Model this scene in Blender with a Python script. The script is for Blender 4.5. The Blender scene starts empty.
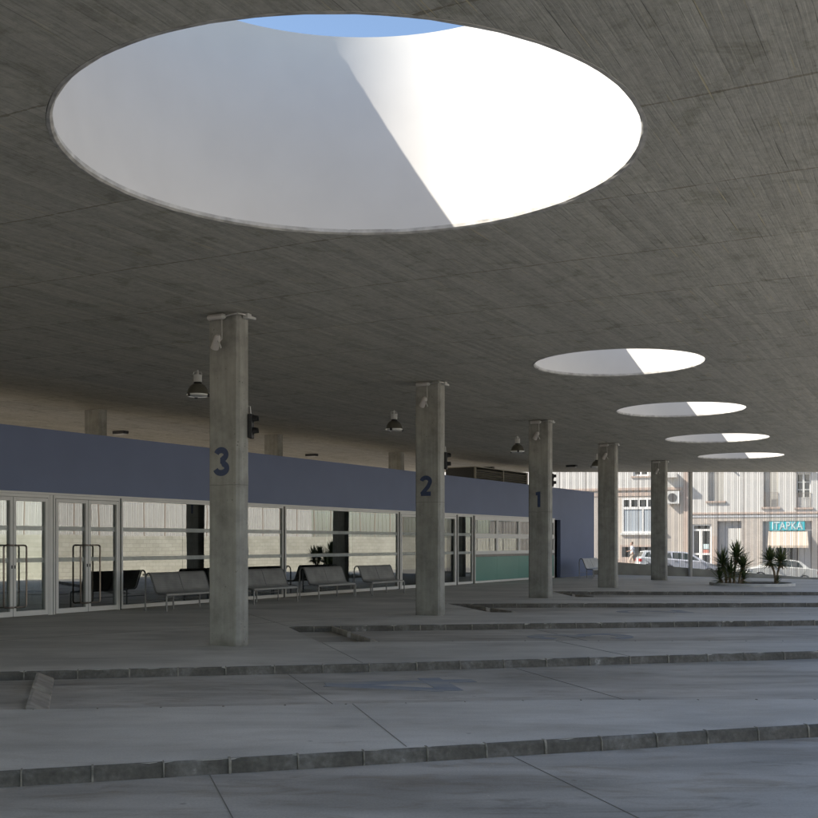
import bpy, bmesh, math, random
from mathutils import Vector, Matrix
random.seed(7)
R = math.radians
sc = bpy.context.scene
COL = sc.collection
FPX, CX, HY, EYE = 1085.0, 409.0, 543.0, 1.6      # measured from the photograph

# ------------------------------------------------------------------ materials
MATS = {}
def mat(name):
    m = bpy.data.materials.new(name); m.use_nodes = True
    nt = m.node_tree; nt.nodes.clear()
    out = nt.nodes.new('ShaderNodeOutputMaterial')
    MATS[name] = m
    return m, nt, out
def N(nt, t, **kw):
    n = nt.nodes.new(t)
    for k, v in kw.items():
        if k.startswith('i_'):
            key = k[2:]
            key = int(key) if key.isdigit() else key.replace('_', ' ')
            n.inputs[key].default_value = v
        else: setattr(n, k, v)
    return n
def L(nt, a, b): nt.links.new(a, b)
def c4(c): return (c[0], c[1], c[2], 1.0)
def ramp(nt, fac, stops):
    r = nt.nodes.new('ShaderNodeValToRGB')
    el = r.color_ramp.elements
    while len(el) < len(stops): el.new(0.5)
    for e, (p, c) in zip(el, stops):
        e.position = p; e.color = c4(c) if len(c) == 3 else c
    L(nt, fac, r.inputs[0]); return r
def mixc(nt, fac, a, b, mode='MIX'):
    m = nt.nodes.new('ShaderNodeMix'); m.data_type = 'RGBA'; m.blend_type = mode
    for sock, v in ((0, fac), (6, a), (7, b)):
        if hasattr(v, 'links') or isinstance(v, bpy.types.NodeSocket): L(nt, v, m.inputs[sock])
        elif isinstance(v, (int, float)): m.inputs[sock].default_value = v
        else: m.inputs[sock].default_value = c4(v)
    return m.outputs[2]
def coords(nt, rotz=0.0, scale=(1,1,1), kind='Object'):
    tc = nt.nodes.new('ShaderNodeTexCoord'); mp = nt.nodes.new('ShaderNodeMapping')
    mp.inputs['Rotation'].default_value = (0, 0, rotz); mp.inputs['Scale'].default_value = scale
    L(nt, tc.outputs[kind], mp.inputs[0]); return mp.outputs[0]
def simple(name, col, rough=0.6, metal=0.0, var=0.12, vscale=6.0, bump=0.0, spec=0.5):
    m, nt, out = mat(name)
    b = N(nt, 'ShaderNodeBsdfPrincipled'); b.inputs['Roughness'].default_value = rough
    b.inputs['Metallic'].default_value = metal; b.inputs['Specular IOR Level'].default_value = spec
    co = coords(nt)
    nz = N(nt, 'ShaderNodeTexNoise'); nz.inputs['Scale'].default_value = vscale; nz.inputs['Detail'].default_value = 5
    L(nt, co, nz.inputs['Vector'])
    r = ramp(nt, nz.outputs[0], [(0.3, [c*(1-var) for c in col]), (0.7, [min(1, c*(1+var)) for c in col])])
    L(nt, r.outputs[0], b.inputs['Base Color'])
    if bump:
        bp = N(nt, 'ShaderNodeBump'); bp.inputs['Strength'].default_value = bump; bp.inputs['Distance'].default_value = .01
        L(nt, nz.outputs[0], bp.inputs['Height']); L(nt, bp.outputs[0], b.inputs['Normal'])
    L(nt, b.outputs[0], out.inputs[0]); return m

def math_node(nt, op, a, b=None, clamp=False):
    n = nt.nodes.new('ShaderNodeMath'); n.operation = op; n.use_clamp = clamp
    for i, v in enumerate((a, b)):
        if v is None: continue
        if isinstance(v, (int, float)): n.inputs[i].default_value = v
        else: L(nt, v, n.inputs[i])
    return n.outputs[0]

def ground_concrete(name, base, streak=.5):
    """power-floated concrete slab: cloudy tone, long streaks along the bays, fine grain, rare stains"""
    m, nt, out = mat(name)
    b = N(nt, 'ShaderNodeBsdfPrincipled'); b.inputs['Specular IOR Level'].default_value = .35
    co = coords(nt); cs = coords(nt, R(-12), (.35, 1.15, 1)); cf = coords(nt, R(-9), (.55, 1.5, 1))
    n1 = N(nt, 'ShaderNodeTexNoise', i_Scale=0.55, i_Detail=6.0, i_Roughness=.6); L(nt, co, n1.inputs['Vector'])
    n2 = N(nt, 'ShaderNodeTexNoise', i_Scale=.9, i_Detail=5.0, i_Roughness=.55, i_Distortion=.8); L(nt, cs, n2.inputs['Vector'])
    n3 = N(nt, 'ShaderNodeTexNoise', i_Scale=55.0, i_Detail=4.0); L(nt, co, n3.inputs['Vector'])
    n4 = N(nt, 'ShaderNodeTexNoise', i_Scale=2.2, i_Detail=9.0, i_Roughness=.7, i_Distortion=1.2); L(nt, cf, n4.inputs['Vector'])
    c1 = ramp(nt, n1.outputs[0], [(.3, [x*.84 for x in base]), (.7, [x*1.14 for x in base])])
    c2 = ramp(nt, n2.outputs[0], [(.34, (.70,.695,.685)), (.5, (.97,.97,.97)), (.66, (1.16,1.16,1.17))])
    c = mixc(nt, streak+.2, c1.outputs[0], c2.outputs[0], 'MULTIPLY')
    c3 = ramp(nt, n4.outputs[0], [(.34, (.74,.69,.63)), (.50, (1,1,1)), (.75, (1.07,1.07,1.07))])
    c = mixc(nt, streak, c, c3.outputs[0], 'MULTIPLY')
    g = ramp(nt, n3.outputs[0], [(.25, (.86,.86,.86)), (.75, (1.12,1.12,1.12))])
    c = mixc(nt, .8, c, g.outputs[0], 'MULTIPLY')
    # pale efflorescence and scuffs, then rubber-dark rubs
    n5 = N(nt, 'ShaderNodeTexNoise', i_Scale=3.6, i_Detail=10.0, i_Roughness=.78, i_Distortion=.5); L(nt, co, n5.inputs['Vector'])
    sc5 = ramp(nt, n5.outputs[0], [(.63, (0,0,0)), (.74, (.5,.5,.5))]); c = mixc(nt, sc5.outputs[0], c, [min(.8, x*1.5) for x in base])
    n6 = N(nt, 'ShaderNodeTexNoise', i_Scale=.75, i_Detail=9.0, i_Roughness=.72, i_Distortion=2.0); L(nt, cf, n6.inputs['Vector'])
    sc6 = ramp(nt, n6.outputs[0], [(.30, (.62,.60,.57)), (.42, (1,1,1))]); c = mixc(nt, min(1, streak*1.2), c, sc6.outputs[0], 'MULTIPLY')
    # sparse drips and spots
    v = N(nt, 'ShaderNodeTexVoronoi', i_Scale=1.7); L(nt, co, v.inputs['Vector'])
    sp = ramp(nt, v.outputs['Distance'], [(.0, (.45,.44,.42)), (.028, (.6,.6,.58)), (.05, (1,1,1))])
    c = mixc(nt, .8, c, sp.outputs[0], 'MULTIPLY')
    L(nt, c, b.inputs['Base Color'])
    rr = ramp(nt, n4.outputs[0], [(.3, (.5,.5,.5)), (.7, (.72,.72,.72))]); L(nt, rr.outputs[0], b.inputs['Roughness'])
    bp = N(nt, 'ShaderNodeBump'); bp.inputs['Strength'].default_value = .25; bp.inputs['Distance'].default_value = .004
    L(nt, n3.outputs[0], bp.inputs['Height']); L(nt, bp.outputs[0], b.inputs['Normal'])
    L(nt, b.outputs[0], out.inputs[0]); return m

def board_concrete(name, base, rot, bw=.115, bl=2.2, kind='Object'):
    """board-marked concrete: narrow boards, cross joints every bl metres, stains and pale splinters"""
    m, nt, out = mat(name)
    b = N(nt, 'ShaderNodeBsdfPrincipled', i_Roughness=.85); b.inputs['Specular IOR Level'].default_value = .3
    co = coords(nt, rot, kind=kind)
    br = N(nt, 'ShaderNodeTexBrick'); br.offset = 0.0; br.offset_frequency = 1; br.squash = 1.0
    br.inputs['Scale'].default_value = 1.0; br.inputs['Brick Width'].default_value = bl; br.inputs['Row Height'].default_value = bw
    br.inputs['Mortar Size'].default_value = .004; br.inputs['Mortar Smooth'].default_value = .3; br.inputs['Bias'].default_value = 0
    br.inputs['Color1'].default_value = c4([x*.90 for x in base]); br.inputs['Color2'].default_value = c4([x*1.08 for x in base])
    br.inputs['Mortar'].default_value = c4(base)
    # wobble so that the lines are not ruled
    wn = N(nt, 'ShaderNodeTexNoise', i_Scale=.8, i_Detail=3.0); L(nt, co, wn.inputs['Vector'])
    wv = N(nt, 'ShaderNodeVectorMath', operation='MULTIPLY_ADD'); L(nt, wn.outputs['Color'], wv.inputs[0])
    wv.inputs[1].default_value = (.10, .035, 0); L(nt, co, wv.inputs[2])
    L(nt, wv.outputs[0], br.inputs['Vector'])
    # the lines between boards come and go
    lm = N(nt, 'ShaderNodeMapping'); lm.inputs['Scale'].default_value = (.9, 5.0, 1); L(nt, co, lm.inputs[0])
    ln_ = N(nt, 'ShaderNodeTexNoise', i_Scale=1.0, i_Detail=4.0, i_Roughness=.6); L(nt, lm.outputs[0], ln_.inputs['Vector'])
    lf = math_node(nt, 'MULTIPLY', br.outputs['Fac'], ramp(nt, ln_.outputs[0], [(.47, (.08,.08,.08)), (.64, (.8,.8,.8))]).outputs[0])
    c0 = mixc(nt, lf, br.outputs[0], [x*.38 for x in base])
    # the wide formwork panels, each a shade of its own
    br2 = N(nt, 'ShaderNodeTexBrick'); br2.offset = .37; br2.offset_frequency = 2
    br2.inputs['Scale'].default_value = 1.0; br2.inputs['Brick Width'].default_value = bl; br2.inputs['Row Height'].default_value = bw*4
    br2.inputs['Mortar Size'].default_value = .0; br2.inputs['Color1'].default_value = (.94,.94,.94,1); br2.inputs['Color2'].default_value = (1.05,1.05,1.04,1)
    L(nt, wv.outputs[0], br2.inputs['Vector'])
    c = mixc(nt, .8, c0, br2.outputs[0], 'MULTIPLY')
    # cross joints: ragged darker line
    sx = N(nt, 'ShaderNodeSeparateXYZ'); L(nt, wv.outputs[0], sx.inputs[0])
    md = math_node(nt, 'MODULO', math_node(nt, 'ADD', sx.outputs[0], 200*bl), bl)
    dd = math_node(nt, 'ABSOLUTE', math_node(nt, 'SUBTRACT', md, bl*.5))
    rg = N(nt, 'ShaderNodeTexNoise', i_Scale=5.0, i_Detail=6.0, i_Roughness=.7); L(nt, co, rg.inputs['Vector'])
    wd = math_node(nt, 'MULTIPLY', math_node(nt, 'SUBTRACT', rg.outputs[0], .5), .10)
    jn = math_node(nt, 'GREATER_THAN', math_node(nt, 'ADD', dd, wd), bl*.5 - .014)
    c = mixc(nt, math_node(nt, 'MULTIPLY', jn, .7), c, (base[0]*.5, base[1]*.46, base[2]*.38))
    # grain along the boards
    cg = coords(nt, rot, kind=kind)
    gm = N(nt, 'ShaderNodeMapping'); gm.inputs['Scale'].default_value = (1.6, 42, 1); L(nt, cg, gm.inputs[0])
    gn = N(nt, 'ShaderNodeTexNoise', i_Scale=1.0, i_Detail=5.0, i_Roughness=.65); L(nt, gm.outputs[0], gn.inputs['Vector'])
    gr = ramp(nt, gn.outputs[0], [(.28, (.74,.74,.73)), (.5, (1,1,1)), (.72, (1.14,1.14,1.13))])
    c = mixc(nt, .8, c, gr.outputs[0], 'MULTIPLY')
    # stains
    st = N(nt, 'ShaderNodeTexNoise', i_Scale=1.9, i_Detail=9.0, i_Roughness=.72, i_Distortion=.4); L(nt, co, st.inputs['Vector'])
    sr = ramp(nt, st.outputs[0], [(.36, (.66,.66,.60)), (.46, (.98,.98,.97)), (.7, (1.06,1.06,1.06))])
    c = mixc(nt, .7, c, sr.outputs[0], 'MULTIPLY')
    pt = N(nt, 'ShaderNodeTexNoise', i_Scale=14.0, i_Detail=5.0, i_Roughness=.7); L(nt, co, pt.inputs['Vector'])
    pr = ramp(nt, pt.outputs[0], [(.30, (.55,.55,.5)), (.37, (1,1,1))])
    c = mixc(nt, .75, c, pr.outputs[0], 'MULTIPLY')
    mo = N(nt, 'ShaderNodeTexNoise', i_Scale=9.0, i_Detail=10.0, i_Roughness=.8); L(nt, wv.outputs[0], mo.inputs['Vector'])
    mr = ramp(nt, mo.outputs[0], [(.34, (.72,.72,.70)), (.5, (1,1,1)), (.66, (1.2,1.2,1.18))])
    c = mixc(nt, .75, c, mr.outputs[0], 'MULTIPLY')
    # pale pine splinters left in the surface
    sm = N(nt, 'ShaderNodeMapping'); sm.inputs['Scale'].default_value = (1.0, 48, 1); L(nt, cg, sm.inputs[0])
    sv = N(nt, 'ShaderNodeTexNoise', i_Scale=1.0, i_Detail=0.0); L(nt, sm.outputs[0], sv.inputs['Vector'])
    sf = ramp(nt, sv.outputs[0], [(.775, (0,0,0)), (.805, (.8,.8,.8))])
    c = mixc(nt, sf.outputs[0], c, (.60,.53,.34))
    L(nt, c, b.inputs['Base Color'])
    bp = N(nt, 'ShaderNodeBump'); bp.inputs['Strength'].default_value = .6; bp.inputs['Distance'].default_value = .012
    h = math_node(nt, 'ADD', gn.outputs[0], math_node(nt, 'MULTIPLY', lf, -1.5))
    L(nt, h, bp.inputs['Height']); L(nt, bp.outputs[0], b.inputs['Normal'])
    L(nt, b.outputs[0], out.inputs[0]); return m

def column_concrete(name, base):
    m, nt, out = mat(name)
    b = N(nt, 'ShaderNodeBsdfPrincipled', i_Roughness=.8); b.inputs['Specular IOR Level'].default_value = .3
    tc = N(nt, 'ShaderNodeTexCoord'); oi = N(nt, 'ShaderNodeObjectInfo')
    ad = N(nt, 'ShaderNodeVectorMath', operation='MULTIPLY_ADD'); L(nt, oi.outputs['Random'], ad.inputs[0])
    ad.inputs[1].default_value = (37, 21, 11); L(nt, tc.outputs['Object'], ad.inputs[2]); co = ad.outputs[0]
    n1 = N(nt, 'ShaderNodeTexNoise', i_Scale=2.3, i_Detail=8.0, i_Roughness=.65); L(nt, co, n1.inputs['Vector'])
    c1 = ramp(nt, n1.outputs[0], [(.3, [x*.70 for x in base]), (.5, base), (.7, [x*1.22 for x in base])])
    mp = N(nt, 'ShaderNodeMapping'); mp.inputs['Scale'].default_value = (12, 12, .8); L(nt, co, mp.inputs[0])
    n2 = N(nt, 'ShaderNodeTexNoise', i_Scale=1.0, i_Detail=6.0); L(nt, mp.outputs[0], n2.inputs['Vector'])
    c2 = ramp(nt, n2.outputs[0], [(.3, (.84,.84,.82)), (.7, (1.12,1.12,1.12))])
    c = mixc(nt, .8, c1.outputs[0], c2.outputs[0], 'MULTIPLY')
    v = N(nt, 'ShaderNodeTexVoronoi', i_Scale=15.0); v.inputs['Randomness'].default_value = 1; L(nt, co, v.inputs['Vector'])
    n3 = N(nt, 'ShaderNodeTexNoise', i_Scale=5.0, i_Detail=2.0); L(nt, co, n3.inputs['Vector'])
    r0 = math_node(nt, 'MULTIPLY', ramp(nt, n3.outputs[0], [(.45, (0,0,0)), (.7, (1,1,1))]).outputs[0], .2)
    pit = math_node(nt, 'LESS_THAN', v.outputs['Distance'], r0)
    c = mixc(nt, math_node(nt, 'MULTIPLY', pit, .6), c, [x*.32 for x in base])
    # lift line of the formwork at 2.5 m
    sx = N(nt, 'ShaderNodeSeparateXYZ'); L(nt, tc.outputs['Object'], sx.inputs[0])
    wz = math_node(nt, 'ADD', sx.outputs[2], math_node(nt, 'MULTIPLY', n3.outputs[0], .03))
    ln = math_node(nt, 'LESS_THAN', math_node(nt, 'ABSOLUTE', math_node(nt, 'SUBTRACT', wz, 2.515)), .007)
    c = mixc(nt, math_node(nt, 'MULTIPLY', ln, .5), c, [x*.45 for x in base])
    # darker, browner tone towards the foot
    ft = math_node(nt, 'ADD', sx.outputs[2], math_node(nt, 'MULTIPLY', n1.outputs[0], .25))
    fr = ramp(nt, ft, [(.12, (.72,.7,.66)), (.3, (1,1,1))])
    c = mixc(nt, .7, c, fr.outputs[0], 'MULTIPLY')
    L(nt, c, b.inputs['Base Color'])
    bp = N(nt, 'ShaderNodeBump'); bp.inputs['Strength'].default_value = .4; bp.inputs['Distance'].default_value = .006
    L(nt, n1.outputs[0], bp.inputs['Height']); L(nt, bp.outputs[0], b.inputs['Normal'])
    L(nt, b.outputs[0], out.inputs[0]); return m

def kerb_mat():
    m, nt, out = mat('kerb_stone')
    b = N(nt, 'ShaderNodeBsdfPrincipled', i_Roughness=.85)
    co = coords(nt)
    n1 = N(nt, 'ShaderNodeTexNoise', i_Scale=2.6, i_Detail=8.0, i_Roughness=.7); L(nt, co, n1.inputs['Vector'])
    n2 = N(nt, 'ShaderNodeTexNoise', i_Scale=26.0, i_Detail=5.0); L(nt, co, n2.inputs['Vector'])
    c = ramp(nt, n1.outputs[0], [(.30, (.09,.083,.07)), (.50, (.14,.13,.112)), (.63, (.22,.21,.19)), (.71, (.50,.49,.465))])
    g = ramp(nt, n2.outputs[0], [(.3, (.78,.78,.78)), (.7, (1.2,1.2,1.2))])
    L(nt, mixc(nt, .8, c.outputs[0], g.outputs[0], 'MULTIPLY'), b.inputs['Base Color'])
    bp = N(nt, 'ShaderNodeBump'); bp.inputs['Strength'].default_value = .5; bp.inputs['Distance'].default_value = .006
    L(nt, n2.outputs[0], bp.inputs['Height']); L(nt, bp.outputs[0], b.inputs['Normal'])
    L(nt, b.outputs[0], out.inputs[0]); return m

def brick_mat(name, c1, c2, mortar, bw=.4, bh=.14, ms=.012, kind='Object', swap=True):
    m, nt, out = mat(name)
    b = N(nt, 'ShaderNodeBsdfPrincipled', i_Roughness=.9)
    tc = N(nt, 'ShaderNodeTexCoord'); sx = N(nt, 'ShaderNodeSeparateXYZ'); L(nt, tc.outputs[kind], sx.inputs[0])
    cb = N(nt, 'ShaderNodeCombineXYZ'); L(nt, sx.outputs[0], cb.inputs[0]); L(nt, sx.outputs[2], cb.inputs[1])
    br = N(nt, 'ShaderNodeTexBrick'); L(nt, cb.outputs[0], br.inputs['Vector'])
    br.inputs['Scale'].default_value = 1; br.inputs['Brick Width'].default_value = bw; br.inputs['Row Height'].default_value = bh
    br.inputs['Mortar Size'].default_value = ms
    br.inputs['Color1'].default_value = c4(c1); br.inputs['Color2'].default_value = c4(c2); br.inputs['Mortar'].default_value = c4(mortar)
    nz = N(nt, 'ShaderNodeTexNoise', i_Scale=1.3, i_Detail=6.0); L(nt, tc.outputs[kind], nz.inputs['Vector'])
    r = ramp(nt, nz.outputs[0], [(.3, (.85,.85,.85)), (.7, (1.1,1.1,1.1))])
    L(nt, mixc(nt, .8, br.outputs[0], r.outputs[0], 'MULTIPLY'), b.inputs['Base Color'])
    bp = N(nt, 'ShaderNodeBump'); bp.inputs['Strength'].default_value = .5; bp.inputs['Distance'].default_value = .01; bp.invert = True
    L(nt, br.outputs['Fac'], bp.inputs['Height']); L(nt, bp.outputs[0], b.inputs['Normal'])
    L(nt, b.outputs[0], out.inputs[0]); return m

def glass_mat(name, refl, tint, rough=0.0, seethru=1.0):
    m, nt, out = mat(name)
    tr = N(nt, 'ShaderNodeBsdfTransparent'); tr.inputs[0].default_value = c4(tint)
    gl = N(nt, 'ShaderNodeBsdfGlossy'); gl.inputs['Roughness'].default_value = rough; gl.inputs['Color'].default_value = (.93,.96,.95,1)
    fr = N(nt, 'ShaderNodeFresnel', i_IOR=1.5)
    f = math_node(nt, 'ADD', fr.outputs[0], refl, True)
    mx = N(nt, 'ShaderNodeMixShader'); L(nt, f, mx.inputs[0]); L(nt, tr.outputs[0], mx.inputs[1]); L(nt, gl.outputs[0], mx.inputs[2])
    # very slight bow of the panes
    tc = coords(nt); nz = N(nt, 'ShaderNodeTexNoise', i_Scale=.5, i_Detail=1.0); L(nt, tc, nz.inputs['Vector'])
    bp = N(nt, 'ShaderNodeBump'); bp.inputs['Strength'].default_value = .05; bp.inputs['Distance'].default_value = .05
    L(nt, nz.outputs[0], bp.inputs['Height']); L(nt, bp.outputs[0], gl.inputs['Normal'])
    L(nt, mx.outputs[0], out.inputs[0]); return m

M_platform = ground_concrete('platform_concrete', (.60,.575,.53), .38)
M_road = ground_concrete('bay_concrete', (.51,.48,.435), .85)
M_ceil = board_concrete('board_marked_concrete', (.455,.442,.40), R(-63), bw=.10, bl=2.2)
M_col = column_concrete('column_concrete', (.33,.325,.30))
M_kerb = kerb_mat()
M_mortar = simple('kerb_mortar', (.27,.25,.21), .9, var=.45, vscale=16)
M_joint = simple('joint_filler', (.22,.21,.185), .8)
M_white = simple('white_render', (.60,.59,.575), .8, var=.03, vscale=1.6, bump=.25)
M_lip = simple('skylight_lip_concrete', (.42,.41,.39), .85, var=.3, vscale=7)
M_blue = simple('blue_cladding', (.15,.19,.315), .55, var=.05, vscale=.9)
M_roofc = simple('roof_screed', (.45,.42,.36), .9, var=.15, vscale=1)
M_alu = simple('white_aluminium', (.80,.79,.77), .4, var=.04, vscale=2)
M_gap = simple('dark_gasket', (.02,.02,.022), .7)
M_steel = simple('brushed_steel', (.55,.54,.52), .38, .6, var=.1, vscale=14)
M_bronze = simple('handle_steel', (.22,.185,.16), .3, .9, var=.08, vscale=14)
M_bench_tube = simple('bench_tube_steel', (.22,.22,.22), .38, .6, var=.1, vscale=14)
M_glass = glass_mat('window_glass', .235, (.78,.82,.80))
M_glass2 = glass_mat('door_glass', .20, (.74,.78,.76))
M_glass3 = glass_mat('clear_door_glass', .06, (.80,.84,.82))
def band_mat():
    m, nt, out = mat('frosted_band')
    tr = N(nt, 'ShaderNodeBsdfTransparent'); d = N(nt, 'ShaderNodeBsdfDiffuse'); d.inputs[0].default_value = (.78,.82,.80,1)
    nz = N(nt, 'ShaderNodeTexNoise', i_Scale=4.0); L(nt, coords(nt), nz.inputs['Vector'])
    x = N(nt, 'ShaderNodeMixShader'); L(nt, ramp(nt, nz.outputs[0], [(.3, (.34,.34,.34)), (.7, (.44,.44,.44))]).outputs[0], x.inputs[0]); L(nt, tr.outputs[0], x.inputs[1]); L(nt, d.outputs[0], x.inputs[2])
    L(nt, x.outputs[0], out.inputs[0]); return m
M_band = band_mat()
M_teal = None
M_int_wall = simple('interior_wall', (.52,.52,.50), .8, var=.06, vscale=1)
M_int_dark = simple('interior_partition', (.06,.06,.06), .7, var=.1, vscale=1)
M_int_floor = simple('interior_floor', (.12,.12,.12), .35, var=.1, vscale=2)
M_black = simple('black_plastic', (.012,.012,.013), .5)
M_chair = simple('dark_chair_plastic', (.03,.032,.036), .45)
M_lampdome = simple('lamp_dome_enamel', (.13,.125,.10), .4, .3, var=.08)
M_lampwhite = simple('lamp_white_casing', (.55,.55,.53), .45, var=.06)
M_lampglass = simple('lamp_glass', (.72,.72,.70), .2, var=.03)
M_spot = simple('spotlight_enamel', (.50,.475,.455), .45, var=.06)
M_number = simple('number_blue_paint', (.035,.055,.12), .6, var=.12, vscale=30)
M_mark = None
M_stone = brick_mat('screen_wall_block', (.43,.415,.36), (.50,.485,.43), (.36,.345,.30), .4, .2, .012)
M_sandwall = simple('low_wall_concrete', (.30,.295,.265), .9, var=.25, vscale=1.5, bump=.3)
M_tan = simple('ochre_render', (.45,.405,.36), .9, var=.10, vscale=.6)
M_tanbrick = brick_mat('tan_brick', (.43,.375,.33), (.50,.45,.40), (.43,.40,.37), .25, .07, .01)
M_facwhite = simple('facade_white_render', (.54,.53,.51), .85, var=.04, vscale=.7)
M_greyrecess = simple('grey_blue_render', (.42,.43,.45), .85, var=.05, vscale=.7)
M_salmon = simple('salmon_trim', (.44,.35,.30), .85, var=.08, vscale=1)
M_darkglass = simple('dark_window_glass', (.025,.028,.03), .08, var=.2, vscale=.5)
M_curtain = None
M_shutter = None
M_awning = simple('cream_awning_cloth', (.56,.47,.38), .9, var=.04, vscale=1)
M_sign = simple('turquoise_sign', (.02,.38,.45), .5, var=.04)
M_signtext = simple('sign_lettering', (.50,.62,.64), .5, var=.02)
M_acwhite = simple('ac_casing', (.62,.62,.60), .5, var=.04)
M_asphalt = simple('street_asphalt', (.07,.07,.07), .9, var=.2, vscale=2, bump=.2)
M_pave = simple('street_paving', (.33,.30,.26), .9, var=.1, vscale=2)
M_soil = simple('planter_soil', (.045,.038,.030), .95, var=.3, vscale=6, bump=.6)
M_rim = simple('planter_rim', (.60,.59,.56), .85, var=.12, vscale=4)
M_trunk = simple('yucca_trunk', (.24,.18,.12), .9, var=.3, vscale=14, bump=.6)
M_tyre = simple('tyre_rubber', (.018,.018,.018), .8)
M_rim_alloy = simple('wheel_alloy', (.45,.45,.46), .35, .7)
M_carglass = simple('car_window_glass', (.035,.045,.04), .06, var=.1)
M_red = simple('tail_lamp_red', (.45,.02,.02), .25)
M_clear = simple('head_lamp_clear', (.65,.66,.68), .12)
M_skin = simple('skin', (.48,.28,.2), .6)
M_hair = simple('brown_hair', (.10,.055,.03), .7)
M_shirt = simple('white_shirt', (.72,.72,.76), .85)
M_trouser = simple('beige_trousers', (.50,.40,.32), .9)
M_shoe = simple('dark_shoe', (.03,.03,.035), .6)
M_louvre = simple('louvre_galvanised', (.30,.28,.235), .5, .4, var=.06)

def car_paint(name, col):
    m, nt, out = mat(name)
    b = N(nt, 'ShaderNodeBsdfPrincipled', i_Roughness=.35); b.inputs['Coat Weight'].default_value = .6; b.inputs['Coat Roughness'].default_value = .08
    nz = N(nt, 'ShaderNodeTexNoise', i_Scale=3.0); L(nt, coords(nt), nz.inputs['Vector'])
    L(nt, ramp(nt, nz.outputs[0], [(.3, [x*.93 for x in col]), (.7, col)]).outputs[0], b.inputs['Base Color'])
    L(nt, b.outputs[0], out.inputs[0]); return m
P_silver = car_paint('silver_paint', (.50,.51,.56))
P_white = car_paint('white_paint', (.70,.70,.66))
P_pale = car_paint('pale_grey_paint', (.60,.62,.63))

def stripes(name, ca, cb, period, duty=.5, rough=.8, axis=0, soft=.1):
    m, nt, out = mat(name)
    b = N(nt, 'ShaderNodeBsdfPrincipled', i_Roughness=rough)
    tc = N(nt, 'ShaderNodeTexCoord'); sx = N(nt, 'ShaderNodeSeparateXYZ'); L(nt, tc.outputs['Object'], sx.inputs[0])
    f = math_node(nt, 'FRACT', math_node(nt, 'MULTIPLY', math_node(nt, 'ADD', sx.outputs[axis], 100), 1/period))
    r = ramp(nt, f, [(max(0, duty-soft), ca), (duty+soft*.5, cb)])
    L(nt, r.outputs[0], b.inputs['Base Color']); L(nt, b.outputs[0], out.inputs[0]); return m
M_curtain = stripes('pleated_curtain', (.40,.44,.47), (.30,.34,.38), .22, .5, soft=.3)
M_shutter = stripes('roller_shutter', (.43,.42,.39), (.33,.32,.30), .09, .7, axis=2)

def worn_paint():
    m, nt, out = mat('worn_blue_road_paint')
    b = N(nt, 'ShaderNodeBsdfPrincipled', i_Roughness=.75)
    nz = N(nt, 'ShaderNodeTexNoise', i_Scale=3.5, i_Detail=9.0, i_Roughness=.75); L(nt, coords(nt, R(-12), (.5,2,1)), nz.inputs['Vector'])
    L(nt, ramp(nt, nz.outputs[0], [(.42, (.40,.385,.36)), (.52, (.29,.31,.345)), (.7, (.22,.25,.31))]).outputs[0], b.inputs['Base Color'])
    L(nt, b.outputs[0], out.inputs[0]); return m
M_mark = worn_paint()

def teal_panel():
    m, nt, out = mat('teal_back_painted_glass')
    b = N(nt, 'ShaderNodeBsdfPrincipled', i_Roughness=.3); b.inputs['Base Color'].default_value = (.055,.17,.145,1)
    nz = N(nt, 'ShaderNodeTexNoise', i_Scale=.6); L(nt, coords(nt), nz.inputs['Vector'])
    L(nt, ramp(nt, nz.outputs[0], [(.3, (.10,.28,.24)), (.7, (.12,.32,.275))]).outputs[0], b.inputs['Base Color'])
    b.inputs['Specular IOR Level'].default_value = .4
    L(nt, b.outputs[0], out.inputs[0]); return m
M_teal = teal_panel()

def screen_mat():
    m, nt, out = mat('perforated_white_slat')
    tr = N(nt, 'ShaderNodeBsdfTransparent'); tr.inputs[0].default_value = (1,1,1,1)
    d = N(nt, 'ShaderNodeBsdfDiffuse'); d.inputs[0].default_value = (.52,.50,.47,1)
    t = N(nt, 'ShaderNodeBsdfTranslucent'); t.inputs[0].default_value = (.52,.50,.47,1)
    a = N(nt, 'ShaderNodeMixShader'); a.inputs[0].default_value = .5; L(nt, d.outputs[0], a.inputs[1]); L(nt, t.outputs[0], a.inputs[2])
    nz = N(nt, 'ShaderNodeTexNoise', i_Scale=.8, i_Detail=3.0); L(nt, coords(nt), nz.inputs['Vector'])
    f = ramp(nt, nz.outputs[0], [(.3, (.28,.28,.28)), (.7, (.34,.34,.34))])
    x = N(nt, 'ShaderNodeMixShader'); L(nt, f.outputs[0], x.inputs[0]); L(nt, tr.outputs[0], x.inputs[1]); L(nt, a.outputs[0], x.inputs[2])
    L(nt, x.outputs[0], out.inputs[0]); return m
M_slat = screen_mat()
M_rib = simple('slat_edge_flange', (.17,.14,.12), .7, var=.06)
M_mull = simple('screen_mullion', (.36,.28,.23), .6, var=.06)
M_post = simple('galvanised_post', (.38,.37,.35), .5, .3, var=.06)

def leaf_mat():
    m, nt, out = mat('yucca_leaf')
    b = N(nt, 'ShaderNodeBsdfPrincipled', i_Roughness=.5)
    nz = N(nt, 'ShaderNodeTexNoise', i_Scale=5.0); L(nt, coords(nt), nz.inputs['Vector'])
    L(nt, ramp(nt, nz.outputs[0], [(.3, (.05,.08,.03)), (.5, (.09,.13,.045)), (.7, (.20,.21,.09))]).outputs[0], b.inputs['Base Color'])
    L(nt, b.outputs[0], out.inputs[0]); return m
M_leaf = leaf_mat()
M_dryleaf = simple('dry_yucca_leaf', (.30,.22,.12), .9, var=.2)

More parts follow.
